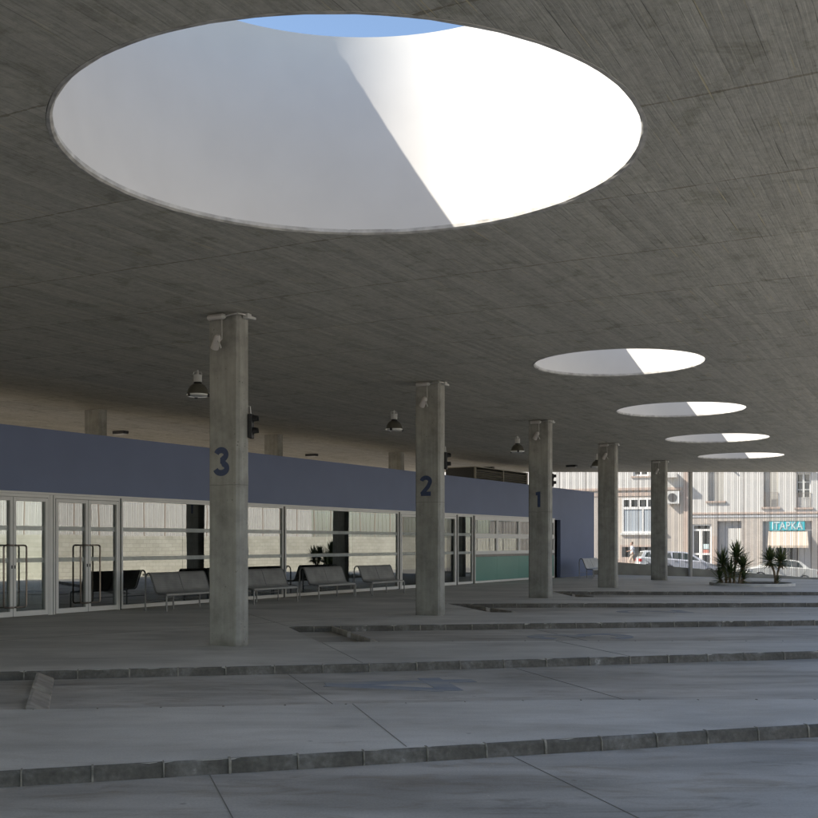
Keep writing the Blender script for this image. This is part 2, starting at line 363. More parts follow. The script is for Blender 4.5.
# ------------------------------------------------------------------ builders
class MB:
    """collects shapes and links them as ONE mesh object"""
    def __init__(s): s.bm = bmesh.new()
    def box(s, lo, hi, M=None):
        x0,y0,z0 = lo; x1,y1,z1 = hi
        vs = [s.bm.verts.new(M @ Vector(p) if M else p) for p in
              ((x0,y0,z0),(x1,y0,z0),(x1,y1,z0),(x0,y1,z0),(x0,y0,z1),(x1,y0,z1),(x1,y1,z1),(x0,y1,z1))]
        for f in ((3,2,1,0),(4,5,6,7),(0,1,5,4),(1,2,6,5),(2,3,7,6),(3,0,4,7)): s.bm.faces.new([vs[i] for i in f])
        return s
    def prism(s, pts, z0, z1, M=None):
        n = len(pts)
        a = [s.bm.verts.new(M @ Vector((p[0],p[1],z0)) if M else (p[0],p[1],z0)) for p in pts]
        b = [s.bm.verts.new(M @ Vector((p[0],p[1],z1)) if M else (p[0],p[1],z1)) for p in pts]
        s.bm.faces.new(a[::-1]); s.bm.faces.new(b)
        for i in range(n): s.bm.faces.new((a[i], a[(i+1)%n], b[(i+1)%n], b[i]))
        return s
    def face(s, pts):
        s.bm.faces.new([s.bm.verts.new(p) for p in pts]); return s
    def lathe(s, prof, seg=24, M=None, closed=False):
        rings = []
        for r, z in prof:
            if r < 1e-5: rings.append([s.bm.verts.new(M @ Vector((0,0,z)) if M else (0,0,z))])
            else: rings.append([s.bm.verts.new(M @ Vector((r*math.cos(2*math.pi*i/seg), r*math.sin(2*math.pi*i/seg), z)) if M else
                                (r*math.cos(2*math.pi*i/seg), r*math.sin(2*math.pi*i/seg), z)) for i in range(seg)])
        for A, B in zip(rings, rings[1:]):
            for i in range(seg):
                j = (i+1) % seg
                if len(A) == 1 and len(B) == 1: continue
                if len(A) == 1: s.bm.faces.new((A[0], B[j], B[i]))
                elif len(B) == 1: s.bm.faces.new((A[i], A[j], B[0]))
                else: s.bm.faces.new((A[i], A[j], B[j], B[i]))
        return s
    def cyl(s, r, p0, p1, seg=12, r1=None):
        p0, p1 = Vector(p0), Vector(p1); d = p1-p0
        q = d.to_track_quat('Z', 'Y').to_matrix().to_4x4(); q.translation = p0
        r1 = r if r1 is None else r1
        return s.lathe([(0,0),(r,0),(r1,d.length),(0,d.length)], seg, q)
    def tube(s, pts, r, seg=8):
        pts = [Vector(p) for p in pts]; rings = []; prev = None
        for i, p in enumerate(pts):
            t = (pts[min(i+1, len(pts)-1)] - pts[max(i-1, 0)]).normalized()
            up = prev if prev is not None else (Vector((0,0,1)) if abs(t.z) < .9 else Vector((1,0,0)))
            a = t.cross(up); 
            if a.length < 1e-4: a = t.cross(Vector((0,1,0)))
            a.normalize(); b = a.cross(t).normalized(); prev = b
            rr = r[i] if isinstance(r, (list, tuple)) else r
            rings.append([s.bm.verts.new(p + a*rr*math.cos(2*math.pi*k/seg) + b*rr*math.sin(2*math.pi*k/seg)) for k in range(seg)])
        for A, B in zip(rings, rings[1:]):
            for k in range(seg): s.bm.faces.new((A[k], A[(k+1)%seg], B[(k+1)%seg], B[k]))
        s.bm.faces.new(rings[0][::-1]); s.bm.faces.new(rings[-1]); return s
    def build(s, name, m, parent=None, bevel=0, smooth=False, seg=2):
        bmesh.ops.recalc_face_normals(s.bm, faces=s.bm.faces[:])
        me = bpy.data.meshes.new(name); s.bm.to_mesh(me); s.bm.free()
        o = bpy.data.objects.new(name, me); COL.objects.link(o)
        me.materials.append(m)
        if parent: o.parent = parent
        if bevel:
            md = o.modifiers.new('bevel', 'BEVEL'); md.width = bevel; md.segments = seg; md.limit_method = 'ANGLE'; md.angle_limit = R(40)
        if smooth:
            for p in me.polygons: p.use_smooth = True
            if smooth == 'angle':
                try: me.set_sharp_from_angle(angle=R(40))
                except Exception: pass
        return o
def tag(o, label=None, cat=None, group=None, kind=None):
    if label: o['label'] = label
    if cat: o['category'] = cat
    if group: o['group'] = group
    if kind: o['kind'] = kind
    return o
def empty(name, loc, rz=0.0):
    o = bpy.data.objects.new(name, None); COL.objects.link(o); o.empty_display_size = .2
    o.location = loc; o.rotation_euler = (0, 0, rz); return o
def copy_tree(o, parent=None):
    c = o.copy(); COL.objects.link(c)
    if parent: c.parent = parent
    for ch in [x for x in bpy.data.objects if x.parent == o]: copy_tree(ch, c)
    return c
def P(px, py, z=0.0):
    Y = (EYE - z) * FPX / (py - HY); return Vector(((px-CX)/FPX*Y, Y, z))

# ------------------------------------------------------------------ camera, sky, sun
cam = bpy.data.cameras.new('camera'); camo = bpy.data.objects.new('camera', cam); COL.objects.link(camo)
camo.location = (0, 0, EYE); camo.rotation_euler = (R(90), 0, 0)
cam.sensor_width = 36; cam.lens = 36*FPX/818; cam.shift_y = (HY-409)/818; cam.shift_x = 0
cam.clip_end = 3000; cam.clip_start = .05
sc.camera = camo
w = bpy.data.worlds.new('World'); sc.world = w; w.use_nodes = True
nt = w.node_tree; bg = nt.nodes['Background']
sky = nt.nodes.new('ShaderNodeTexSky'); sky.sky_type = 'NISHITA'; sky.sun_disc = False
SUN_EL, SUN_AZ = 39.5, -98.0
sky.sun_elevation = R(SUN_EL); sky.sun_rotation = R(SUN_AZ % 360)
sky.air_density = 1.0; sky.dust_density = 1.0; sky.ozone_density = 3.2
nt.links.new(sky.outputs[0], bg.inputs[0]); bg.inputs[1].default_value = .09
sl = bpy.data.lights.new('sun', 'SUN'); sl.energy = 4.2; sl.angle = R(.5); sl.color = (1, .965, .91)
so = bpy.data.objects.new('sun', sl); COL.objects.link(so)
tosun = Vector((math.sin(R(SUN_AZ))*math.cos(R(SUN_EL)), math.cos(R(SUN_AZ))*math.cos(R(SUN_EL)), math.sin(R(SUN_EL))))
so.rotation_euler = tosun.to_track_quat('Z', 'Y').to_euler(); so.location = (-30, -10, 40)
sc.view_settings.view_transform = 'Standard'; sc.view_settings.look = 'None'
sc.view_settings.exposure = 1.45; sc.view_settings.gamma = 1
sc.view_settings.use_curve_mapping = False
try: sc.view_settings.use_white_balance = True; sc.view_settings.white_balance_temperature = 6950; sc.view_settings.white_balance_tint = 9
except Exception: pass
cy = sc.cycles; cy.use_denoising = True; cy.max_bounces = 10; cy.diffuse_bounces = 6; cy.glossy_bounces = 4
cy.transparent_max_bounces = 24; cy.caustics_reflective = False; cy.caustics_refractive = False; cy.sample_clamp_indirect = 6
try: cy.denoising_input_passes = 'RGB_ALBEDO_NORMAL'; cy.denoiser = 'OPENIMAGEDENOISE'
except Exception: pass

# ------------------------------------------------------------------ ground
KD = .11                       # how far the bays lie below the platform
plat = [(-60,-9.9), (-2.87,7.61), (0,8.47), (3.61,9.59), (7,10.65), (7.15,11.12), (4.18,11.12), (1.34,11.07), (.01,10.87),
        (-3.92,10.4), (-5.2,10.2), (-6.0,13.28), (-5.08,13.49), (-.12,14.49), (6.06,16.07), (10,17.1), (10.3,17.72),
        (6.68,17.72), (1.82,17.78), (-1.44,17.5), (-2.33,20.78), (2.6,21.6), (8.48,22.5), (13,23.2), (13.2,24.3),
        (9.2,24.4), (5.2,24.7), (1.87,25.05), (1.03,28.6), (10.9,29.0), (16,29.2), (16.2,32.0), (12.1,32.1), (4.95,32.1),
        (4.72,35.9), (13.4,35.4), (22.5,35.0), (23,44), (-60,44)]
mb = MB(); mb.prism(plat, -.3, 0)
tag(mb.build('platform_pavement', M_platform), kind='structure')
mb = MB(); mb.box((-60,-60,-.6), (60,44,-KD))
tag(mb.build('bay_road', M_road), kind='structure')
# the far end of the forecourt falls gently to the right
def fall(x, t): return -.024*max(0.0, x-10.5)*t
mb = MB(); nx, ny = 60, 6
g = [[mb.bm.verts.new((-60+120*i/nx, 44+10.75*j/ny, fall(-60+120*i/nx, (j/ny)) if -60+120*i/nx < 22 else min(-KD*(1 if j>=0 else 0), fall(-60+120*i/nx, j/ny)))) for j in range(ny+1)] for i in range(nx+1)]
for i in range(nx):
    for j in range(ny): mb.bm.faces.new((g[i][j], g[i+1][j], g[i+1][j+1], g[i][j+1]))
tag(mb.build('forecourt_pavement', M_platform, smooth=True), kind='structure')
# street beyond the boundary wall, running downhill to the right
def st_z(x): return max(-3.2, min(1.2, -.30 - .072*(x-17.4)))
mb = MB(); xs = [-60+3*i for i in range(70)]
rows = [54.95, 62.5, 62.52, 72.2, 72.22, 80.6]
zoff = [0, 0, -.12, -.12, .0, .0]
g = [[mb.bm.verts.new((x, y, st_z(x)+dz)) for y, dz in zip(rows, zoff)] for x in xs]
for a, b in zip(g, g[1:]):
    for j in (1, 2): mb.bm.faces.new((a[j], b[j], b[j+1], a[j+1]))
tag(mb.build('street', M_asphalt), kind='structure')
mb = MB()
for a, b in ((54.97, 62.5), (72.22, 81.5)):
    vs = [[mb.bm.verts.new((x, y, st_z(x)+.001)) for y in (a, b)] for x in xs]
    for p, q in zip(vs, vs[1:]): mb.bm.faces.new((p[0], q[0], q[1], p[1]))
tag(mb.build('street_pavement', M_pave), kind='structure')
mb = MB(); mb.face([(-900,-900,-3.4),(900,-900,-3.4),(900,900,-3.4),(-900,900,-3.4)])
tag(mb.build('ground', M_pave), kind='structure')

mb = MB(); rl = [Vector((-8.68,23,0)) + Vector((.5,.866,0))*s_ + Vector((-.866,.5,0))*3.0 for s_ in (-40, 40)]
rl += [rl[1] + Vector((-.866,.5,0))*50, rl[0] + Vector((-.866,.5,0))*50]
mb.prism([(p.x, p.y) for p in rl], -.2, .004) 
tag(mb.build('bounce_ground', simple('bounce_earth', (.095,.082,.064), .95, var=.2, vscale=.5)), kind='structure')  # unseen ground added behind the building to dim and tint the ceiling bounce
# kerbs: rows of half-metre stones with mortar joints
def kerb_line(pts, stone=.5, start=0.0, seed=1, rear=False):
    rnd = random.Random(seed)
    stones = MB(); mort = MB()
    pts = [Vector((p[0], p[1], 0)) for p in pts]
    seglen = [(b-a).length for a, b in zip(pts, pts[1:])]; total = sum(seglen)
    def at(d):
        for a, b, l in zip(pts, pts[1:], seglen):
            if d <= l or l == seglen[-1] and b == pts[-1]: return a + (b-a)*(d/l), (b-a).normalized()
            d -= l
        return pts[-1], (pts[-1]-pts[-2]).normalized()
    d = start
    while d < total - .05:
        e = min(d + stone*(rnd.uniform(.96,1.04) if not rear else 1), total)
        p, t = at(d+.008); q, _ = at(e-.008)
        n = Vector((t.y, -t.x, 0))                     # towards the road
        j = rnd.uniform(-.004, .006); k = rnd.uniform(-.003, .004); ba = rnd.uniform(.012, .028)
        if rear: j, k, ba = -.012, -.008, .004
        prof = [(-.14, -.006), (-.004, -.006), (-.002, .0015+k*.5), (.004+j*.4, .0015+k*.5), (.004+j+ba*.45, -.008), (.004+j+ba*.8, -.024), (.012+j+ba, -KD-.02), (-.14, -KD-.02)]
        rows_ = []
        for m_ in range(6):
            f_ = m_/5; pm = p.lerp(q, f_); e_ = abs(f_-.5)*2
            chip = (rnd.uniform(0,.010) if rnd.random() < .3 else 0) + (.004 if e_ > .95 else 0)
            rows_.append([stones.bm.verts.new(pm + n*(u + (rnd.uniform(-.003,.003) - chip*.7 if i_ >= 3 and not rear else 0)) + Vector((0,0,z - (chip if i_ in (3,4) and not rear else 0)))) for i_, (u, z) in enumerate(prof)])
        stones.bm.faces.new(rows_[0][::-1]); stones.bm.faces.new(rows_[-1])
        for A, B in zip(rows_, rows_[1:]):
            for i in range(len(prof)): stones.bm.faces.new((A[i], A[(i+1)%len(prof)], B[(i+1)%len(prof)], B[i]))
        # mortar between this stone and the next, smeared a little wider than the joint
        wdt = rnd.uniform(.008, .020)
        p, t = at(min(e, total)-wdt/2); q, _ = at(min(e, total)+wdt/2); n = Vector((t.y, -t.x, 0))
        if e < total:
            prof = [(-.045, -.004), (-.044, .004), (.008+j, .004), (.015+j+ba*.8, -.022), (.017+j+ba, -KD-.01), (-.10, -KD-.01)]
            A = [mort.bm.verts.new(p + n*u + Vector((0,0,z))) for u, z in prof]
            B = [mort.bm.verts.new(q + n*u + Vector((0,0,z))) for u, z in prof]
            mort.bm.faces.new(A[::-1]); mort.bm.faces.new(B)
            for i in range(len(prof)): mort.bm.faces.new((A[i], A[(i+1)%len(prof)], B[(i+1)%len(prof)], B[i]))
        d = e
    k = tag(stones.build('kerb', M_kerb), kind='structure')
    mort.build('mortar_joint', M_mortar, k)
    return k
kerb_line([(-12,4.84), (-2.87,7.61), (0,8.47), (3.61,9.59), (7,10.65)], start=.12, seed=2)
kerb_line([(-6.0,13.28), (-5.08,13.49), (-.12,14.49), (6.06,16.07), (10,17.1)], stone=.62, seed=3)
kerb_line([(-2.33,20.78), (2.6,21.6), (8.48,22.5), (13,23.2)], stone=.52, seed=4)
kerb_line([(1.03,28.6), (10.9,29.0), (16,29.2)], stone=.6, seed=5)
kerb_line([(4.72,35.9), (13.4,35.4), (22.5,35.0)], stone=.62, seed=6)
# rear edges of the islands: only their stone tops show
kerb_line([(7.15,11.12), (4.18,11.12), (1.34,11.07), (.01,10.87), (-3.92,10.4), (-5.2,10.2)], stone=.6, seed=7, rear=True)
kerb_line([(10.3,17.72), (6.68,17.72), (1.82,17.78), (-1.44,17.5)], stone=.6, seed=8, rear=True)
kerb_line([(13.2,24.3), (9.2,24.4), (5.2,24.7), (1.87,25.05)], stone=.6, seed=9, rear=True)
kerb_line([(16.2,32.0), (12.1,32.1), (4.95,32.1)], stone=.6, seed=10, rear=True)

# expansion joints sawn across islands and bays
mb = MB()
def jline(a, b, z, wdt=.006):
    a, b = Vector((a[0], a[1], 0)), Vector((b[0], b[1], 0)); n = (b-a).normalized(); n = Vector((-n.y, n.x, 0))*wdt/2
    mb.box((0,0,0),(1,1,1), Matrix(((b.x-a.x, 2*n.x, 0, a.x-n.x), (b.y-a.y, 2*n.y, 0, a.y-n.y), (0,0,.0035,z+.0005), (0,0,0,1))))
for a, b, z in [((-1.47,8.0), (.35,1.9), -KD), ((.82,8.72), (2.6,2.9), -KD),  
                ((-1.58,14.14), (-.6,10.8), -KD), ((1.45,14.8), (2.55,11.16), -KD), 
                ((-.56,10.78), (-.02,8.52), 0), 
                ((-1.40,17.42), (-.62,14.48), 0), ((2.4,17.7), (3.1,15.4), 0), 
                ((2.5,21.45), (3.4,17.8), -KD),  ((-2.33,20.85), (-5.6,30), 0),
                  ((-6.0,13.5), (-9.5,24), 0), 
                ((-9,15.5), (3,27.6), 0), ((1.0,28.7), (-1.2,33), 0)]:
    jline(a, b, z)
tag(mb.build('expansion_joint', M_joint), kind='structure')

# wheel stops: two wedge-shaped stones at the head of every bay
def wheel_stop(a, b, label, w=.21, h=.105):
    a, b = Vector((a[0], a[1], 0)), Vector((b[0], b[1], 0)); t = (b-a).normalized(); n = Vector((-t.y, t.x, 0))
    if n.x < 0: n = -n                                  # the slope looks towards the buses, at the right
    Ln = (b-a).length
    prof = [(0, 0), (0, h), (.035, h), (w, .03), (w, 0)]
    o = MB(); A = []; B = []
    for u, z in prof:
        A.append(o.bm.verts.new(n*u + Vector((0,0,z)))); B.append(o.bm.verts.new(t*Ln + n*u + Vector((0,0,z))))
    o.bm.faces.new(A); o.bm.faces.new(B[::-1])
    for i in range(5): o.bm.faces.new((A[i], A[(i+1)%5], B[(i+1)%5], B[i]))
    ob = o.build('wheel_stop', M_kerb2, bevel=.008); ob.location = (a.x, a.y, -KD+.001)
    tag(ob, label, 'wheel stop', 'wedge-shaped wheel stops at the heads of the bus bays')
M_kerb2 = simple('wheel_stop_concrete', (.30,.275,.24), .9, var=.3, vscale=5, bump=.4)
ords = ['bus bay beside the numeral 3 column', 'bus bay behind the numeral 2 kerb', '', '']
for k, (a, b, where) in enumerate([((-4.61,13.42), (-3.78,10.7), 'nearest bus bay, at the picture left edge'),
                      ((-1.52,21.0), (-.65,18.1), 'second bus bay, between columns 3 and 2'),
                      ((1.50,28.3), (2.42,25.6), 'third bus bay, between columns 2 and 1'),
                      ((4.80,35.5), (5.55,32.7), 'fourth bus bay, beyond column 1')]):
    a, b = Vector((*a,0)), Vector((*b,0))
    wheel_stop(a, a+(b-a)*.455, 'farther wheel stop stone in the ' + where)
    wheel_stop(a+(b-a)*.545, b, 'nearer wheel stop stone in the ' + where)

# ------------------------------------------------------------------ numerals made of strokes
def stroke(mb, pts, wd, z0, z1, M):
    """a flat ribbon with mitred joints, extruded z0..z1, in the local plane (x,y)"""
    n = len(pts); Lf = []; Rt = []
    for i in range(n):
        p = Vector(pts[i])
        a = (Vector(pts[i])-Vector(pts[i-1])).normalized() if i > 0 else None
        b = (Vector(pts[i+1])-Vector(pts[i])).normalized() if i < n-1 else None
        if a is None: a = b
        if b is None: b = a
        t = (a+b).normalized(); nn = Vector((-t.y, t.x)); k = 1/max(.4, nn.dot(Vector((-a.y, a.x))))
        Lf.append(p+nn*wd/2*k); Rt.append(p-nn*wd/2*k)
    for i in range(n-1):
        q = [Lf[i], Rt[i], Rt[i+1], Lf[i+1]]
        lo = [mb.bm.verts.new(M @ Vector((v.x, v.y, z0))) for v in q]; hi = [mb.bm.verts.new(M @ Vector((v.x, v.y, z1))) for v in q]
        mb.bm.faces.new(hi); mb.bm.faces.new(lo[::-1])
        mb.bm.faces.new((lo[0],lo[1],hi[1],hi[0])); mb.bm.faces.new((lo[2],lo[3],hi[3],hi[2]))
        if True:
            mb.bm.faces.new((lo[1],lo[2],hi[2],hi[1])); mb.bm.faces.new((lo[3],lo[0],hi[0],hi[3]))
def arc(cx, cy, rx, ry, a0, a1, n=14): return [(cx+rx*math.cos(R(a0+(a1-a0)*i/n)), cy+ry*math.sin(R(a0+(a1-a0)*i/n))) for i in range(n+1)]
# digits in a box 0..1 high, about .62 wide, centre line of strokes
def digit_strokes(d, w):
    h = w/2
    if d == '3': return [arc(.31,.735,.21,.265-h,165,-62,16) + [(.36,.535),(.27,.535)],
                         [(.27,.53),(.37,.53)] + arc(.31,.27,.245,.27-h,60,-168,18)]
    if d == '2': return [arc(.31,.71,.24,.29-h,170,-28,16) + [(.44,.46),(.07,.075)], [(.03,h),(.59,h)]]
    if d == '1': return [[(.40,0),(.40,1)], [(.18,1-h-.03),(.40,1-h-.03)]]
    if d == '4': return [[(.47,0),(.47,1)], [(.47-.02,.99),(.05,.30)], [(.02,.27),(.66,.27)]]

# painted bay numbers, read by drivers coming from the right: top of the figure points left
for d, (px_, py_), Lh, Wd, lab in (('4', (-.95,12.83), 1.85, 1.25, 'worn blue painted numeral 4 on the nearest bus bay floor'),
                             ('3', (2.15,19.75), 1.95, 1.25, 'worn blue painted numeral 3 on the second bus bay floor'),
                             ('2', (5.15,26.9), 1.8, 1.15, 'faint blue painted numeral 2 on the third bus bay floor'),
                             ('1', (8.4,33.8), 1.7, 1.1, 'faint blue painted numeral 1 on the farthest bus bay floor')):
    ang = R(12 if d == '4' else 6)
    # local x (figure width, rightwards) -> away from the lens; local y (up) -> left
    ux = Vector((-math.sin(ang), math.cos(ang), 0))*Wd/.66; uy = Vector((-math.cos(ang), -math.sin(ang), 0))*Lh
    o = Vector((px_, py_, -KD)) - uy - ux*.33
    M = Matrix(((ux.x, uy.x, 0, o.x), (ux.y, uy.y, 0, o.y), (0, 0, 1, o.z), (0,0,0,1)))
    mb = MB()
    for i, s_ in enumerate(digit_strokes(d, .15)): stroke(mb, s_, .15, .001 + .0006*i, .004+.0011*i, M)
    tag(mb.build('painted_number', M_mark), lab, 'road marking', 'painted bay numbers')

# ------------------------------------------------------------------ canopy
CZ = 5.17
holes = [(-.53, 9.93, 2.60, 2.27), (4.17, 21.58, 1.66, 1.70), (7.29, 29.1, 1.68, 1.70), (10.5, 37.0, 1.71, 1.70), (13.6, 44.5, 1.70, 1.70)]
roof_poly = [(21.9,54.62), (-.37,54.62), (-38.8,-12.0), (-2.6,-12.0), (3.25,7.0)]
canopy = tag(empty('canopy_roof', (0,0,CZ)), 'board-marked concrete canopy slab pierced by five round white skylights', 'canopy')
SEG = 96
def slab(z, th):
    bm = bmesh.new(); edges = []
    def loop(pts):
        vs = [bm.verts.new((p[0], p[1], 0)) for p in pts]
        es = [bm.edges.new((vs[i], vs[(i+1) % len(vs)])) for i in range(len(vs))]
        edges.extend(es); return vs
    loop(roof_poly)
    for hx, hy, hr, hd in holes: loop([(hx+(hr+.05)*math.cos(2*math.pi*i/SEG), hy+(hr+.05)*math.sin(2*math.pi*i/SEG)) for i in range(SEG)])
    bmesh.ops.triangle_fill(bm, use_beauty=True, edges=edges)
    ret = bmesh.ops.extrude_face_region(bm, geom=bm.faces[:])
    bmesh.ops.translate(bm, vec=(0,0,th), verts=[v for v in ret['geom'] if isinstance(v, bmesh.types.BMVert)])
    mb = MB(); mb.bm.free(); mb.bm = bm
    return mb.build('slab', M_ceil, canopy)
slab(0, .45)
for hx, hy, hr, hd in holes:
    mb = MB(); M = Matrix.Translation((hx, hy, 0))
    mb.lathe([(hr, .03), (hr, hd), (hr+.16, hd), (hr+.16, .46)], SEG, M)
    sk = mb.build('skylight', M_white, canopy, smooth='angle')
    mb = MB()
    rnd = random.Random(int(hx*10)); prof = [(hr+.048, -.004), (hr+.018, -.006), (hr-.004, .012), (hr-.004, .05), (hr+.048, .06)]
    rings = []
    for r_, z_ in prof:
        rings.append([mb.bm.verts.new((hx+(r_+rnd.uniform(-.005,.005))*math.cos(2*math.pi*i/SEG), hy+(r_+rnd.uniform(-.005,.005))*math.sin(2*math.pi*i/SEG), z_)) for i in range(SEG)])
    for A, B in zip(rings, rings[1:]+rings[:1]):
        for i in range(SEG): mb.bm.faces.new((A[i], A[(i+1)%SEG], B[(i+1)%SEG], B[i]))
    mb.build('lip', M_lip, sk)

# ------------------------------------------------------------------ columns
ROW = R(27)
def column_mesh(a, b, c, name='shaft', jag=0):
    mb = MB(); h, k = a/2, b/2
    pts = [(-h+c,-k), (h-c,-k), (h,-k+c), (h,k-c), (h-c,k), (-h+c,k), (-h,k-c), (-h,-k+c)]
    rnd = random.Random(int(a*1000)+int(random.random()*900)); nz_ = 46; rings = []
    for j in range(nz_+1):
        z = CZ*j/nz_; ring = []
        for i, (x, y) in enumerate(pts):
            d = rnd.uniform(-.0025,.0025) - (rnd.uniform(.006,.016) if rnd.random() < .07 else 0)
            if i in (0, 1, 4, 5): x += math.copysign(d, x)
            else: y += math.copysign(d, y)
            ring.append(mb.bm.verts.new((x, y, z)))
        rings.append(ring)
    mb.bm.faces.new(rings[0][::-1]); mb.bm.faces.new(rings[-1])
    for A, B in zip(rings, rings[1:]):
        for i in range(8): mb.bm.faces.new((A[i], A[(i+1)%8], B[(i+1)%8], B[i]))
    return mb.build(name, M_col)
def make_column(loc, rot, label, digit=None, group=None, wid=.60):
    o = column_mesh(wid, .30, .045, 'concrete_column'); o.location = loc; o.rotation_euler = (0,0,rot)
    tag(o, label, 'column', group)
    if digit:
        S = .45; M = Matrix(((S*.98,0,0,-.17), (0,0,-1,-.152), (0,S,0,2.64), (0,0,0,1)))
        mb = MB(); 
        for i, s_ in enumerate(digit_strokes(digit, .21)): stroke(mb, s_, .21, -.0005, .002+.0006*i, M)
        n = mb.build('number', M_number, o)
    return o
row1 = [(-2.82,16.98), (.47,24.1), (3.83,31.6), (7.14,38.95), (10.85,47.05)]
# column centres lie half a column behind the measured front foot
labs = ['wide concrete column with dark blue numeral 3, nearest of the row', 'concrete column painted with dark blue numeral 2',
        'concrete column painted with dark blue numeral 1', 'unnumbered concrete column beside the end of the blue wall',
        'unnumbered concrete column farthest along, standing before the street']
cols = []
for (x, y), lb, d, wd_ in zip(row1, labs, ['3','2','1',None,None], [.58,.61,.65,.67,.67]):
    cols.append(make_column((x, y, 0), -ROW, lb, d, 'front row of concrete columns', wd_))
for i, (x, y) in enumerate([(-12.4,22.2+.1), (-8.43,29.2), (-4.48,35.9), (-.50,42.8), (3.5,49.6)]):
    if i in (0, 4): lb = None
    make_column((x, y, 0), R(-30), ['short stretch of concrete column behind the blue wall, hidden by the frame edge',
        'leftmost concrete column top rising behind the blue wall', 'concrete column top behind the blue wall, right of column 3',
        'concrete column top behind the blue wall, left of column 2', 'column behind the louvred plant housing'][i], None, 'rear row of concrete columns behind the station building') if i in (1,2,3) else None

# spotlights with ballast tube and conduit at each column head (local frame of the column)
def make_spot():
    r = empty('column_spotlight', (0,0,0))
    tag(r, 'x', 'spotlight', 'small white spotlights at the column heads')
    y = -.15
    mb = MB(); mb.cyl(.045, (-.22,y-.07,5.10), (.05,y-.07,5.10), 14); mb.build('ballast', M_spot, r, smooth='angle')
    mb = MB(); mb.cyl(.047, (.0505,y-.07,5.10), (.09,y-.07,5.10), 14, .03); mb.build('end_cap', M_lampwhite, r, smooth='angle')
    mb = MB(); mb.tube([(.09,y-.06,5.10), (.2,y-.05,5.12), (.33,y-.05,5.125), (.36,y,5.125), (.36,.10,5.125)], .012)
    mb.build('conduit', M_steel, r, smooth='angle')
    mb = MB(); mb.box((.31,-.06,5.075), (.40,.05,5.155)); mb.box((.34,.06,5.09),(.38,.20,5.13)); mb.build('junction_box', M_lampwhite, r, bevel=.008)
    mb = MB(); mb.cyl(.009, (.03,y-.07,5.07), (.04,y-.08,4.83)); mb.build('stem', M_steel, r)
    q = Matrix.Translation((-.03,y-.13,4.70)) @ Matrix.Rotation(R(22), 4, 'X') @ Matrix.Rotation(R(32), 4, 'Y')
    mb = MB(); mb.lathe([(0,.13), (.03,.125), (.05,.095), (.056,.04), (.064,-.11), (.060,-.115), (.053,-.09), (0,-.085)], 20, q)
    mb.build('lamp_head', M_spot, r, smooth='angle')
    mb = MB(); mb.tube([(.04,y-.08,4.84), (.05,y-.10,4.74), (.03,y-.13,4.71)], .009); mb.tube([(.03,y-.16,4.71), (.11,y-.20,4.59)], .014)
    mb.build('bracket', M_lampwhite, r)
    return r
sp0 = make_spot()
wh = ['on the head of column 3', 'on the head of column 2', 'on the head of column 1', 'on the head of the fourth column', 'on the head of the farthest column']
for i, c in enumerate(cols):
    s = sp0 if i == 0 else copy_tree(sp0)
    s.location = c.location; s.rotation_euler = c.rotation_euler
    s['label'] = 'small white spotlight with ballast tube ' + wh[i]

# black loading-bay signals behind columns 3, 2 and 1
def make_signal():
    r = empty('signal_light', (0,0,0)); tag(r, 'x', 'signal light', 'black signal lights hung behind the numbered columns')
    mb = MB(); mb.box((-.07,-.10,-.30), (.02,.10,.10)); mb.build('housing', M_black, r, bevel=.012)
    mb = MB(); mb.tube([(-.03,0,.10), (-.04,0,.22), (-.30,0,.28)], .012); mb.build('bracket', M_steel, r)
    for z in (.03, -.17, ):
        mb = MB(); seg = 12; A=[]; B=[]
        for rr in (.075, .068):
            A.append([mb.bm.verts.new((.02, rr*math.cos(R(-20+220*i/seg)), z-.02+rr*math.sin(R(-20+220*i/seg)))) for i in range(seg+1)])
            B.append([mb.bm.verts.new((.13, rr*math.cos(R(-5+190*i/seg)), z-.03+rr*math.sin(R(-5+190*i/seg)))) for i in range(seg+1)])
        for i in range(seg):
            mb.bm.faces.new((A[0][i],A[0][i+1],B[0][i+1],B[0][i])); mb.bm.faces.new((A[1][i],B[1][i],B[1][i+1],A[1][i+1]))
            mb.bm.faces.new((B[0][i],B[0][i+1],B[1][i+1],B[1][i]))
        mb.build('visor', M_black, r)
        mb = MB(); mb.cyl(.06, (.018,0,z-.02), (.03,0,z-.02), 18); mb.build('lens', M_darkglass, r)
    return r
sg0 = make_signal()
for i in range(3):
    s = sg0 if i == 0 else copy_tree(sg0)
    c = cols[i]; q = Matrix.Rotation(-ROW, 4, 'Z')
    s.location = c.location + q @ Vector((.33, .16, 3.52)); s.rotation_euler = (0,0,R(-8)); s.scale = (.72,.72,.95)
    s['label'] = 'black signal light with two visors behind column %d' % (3-i)

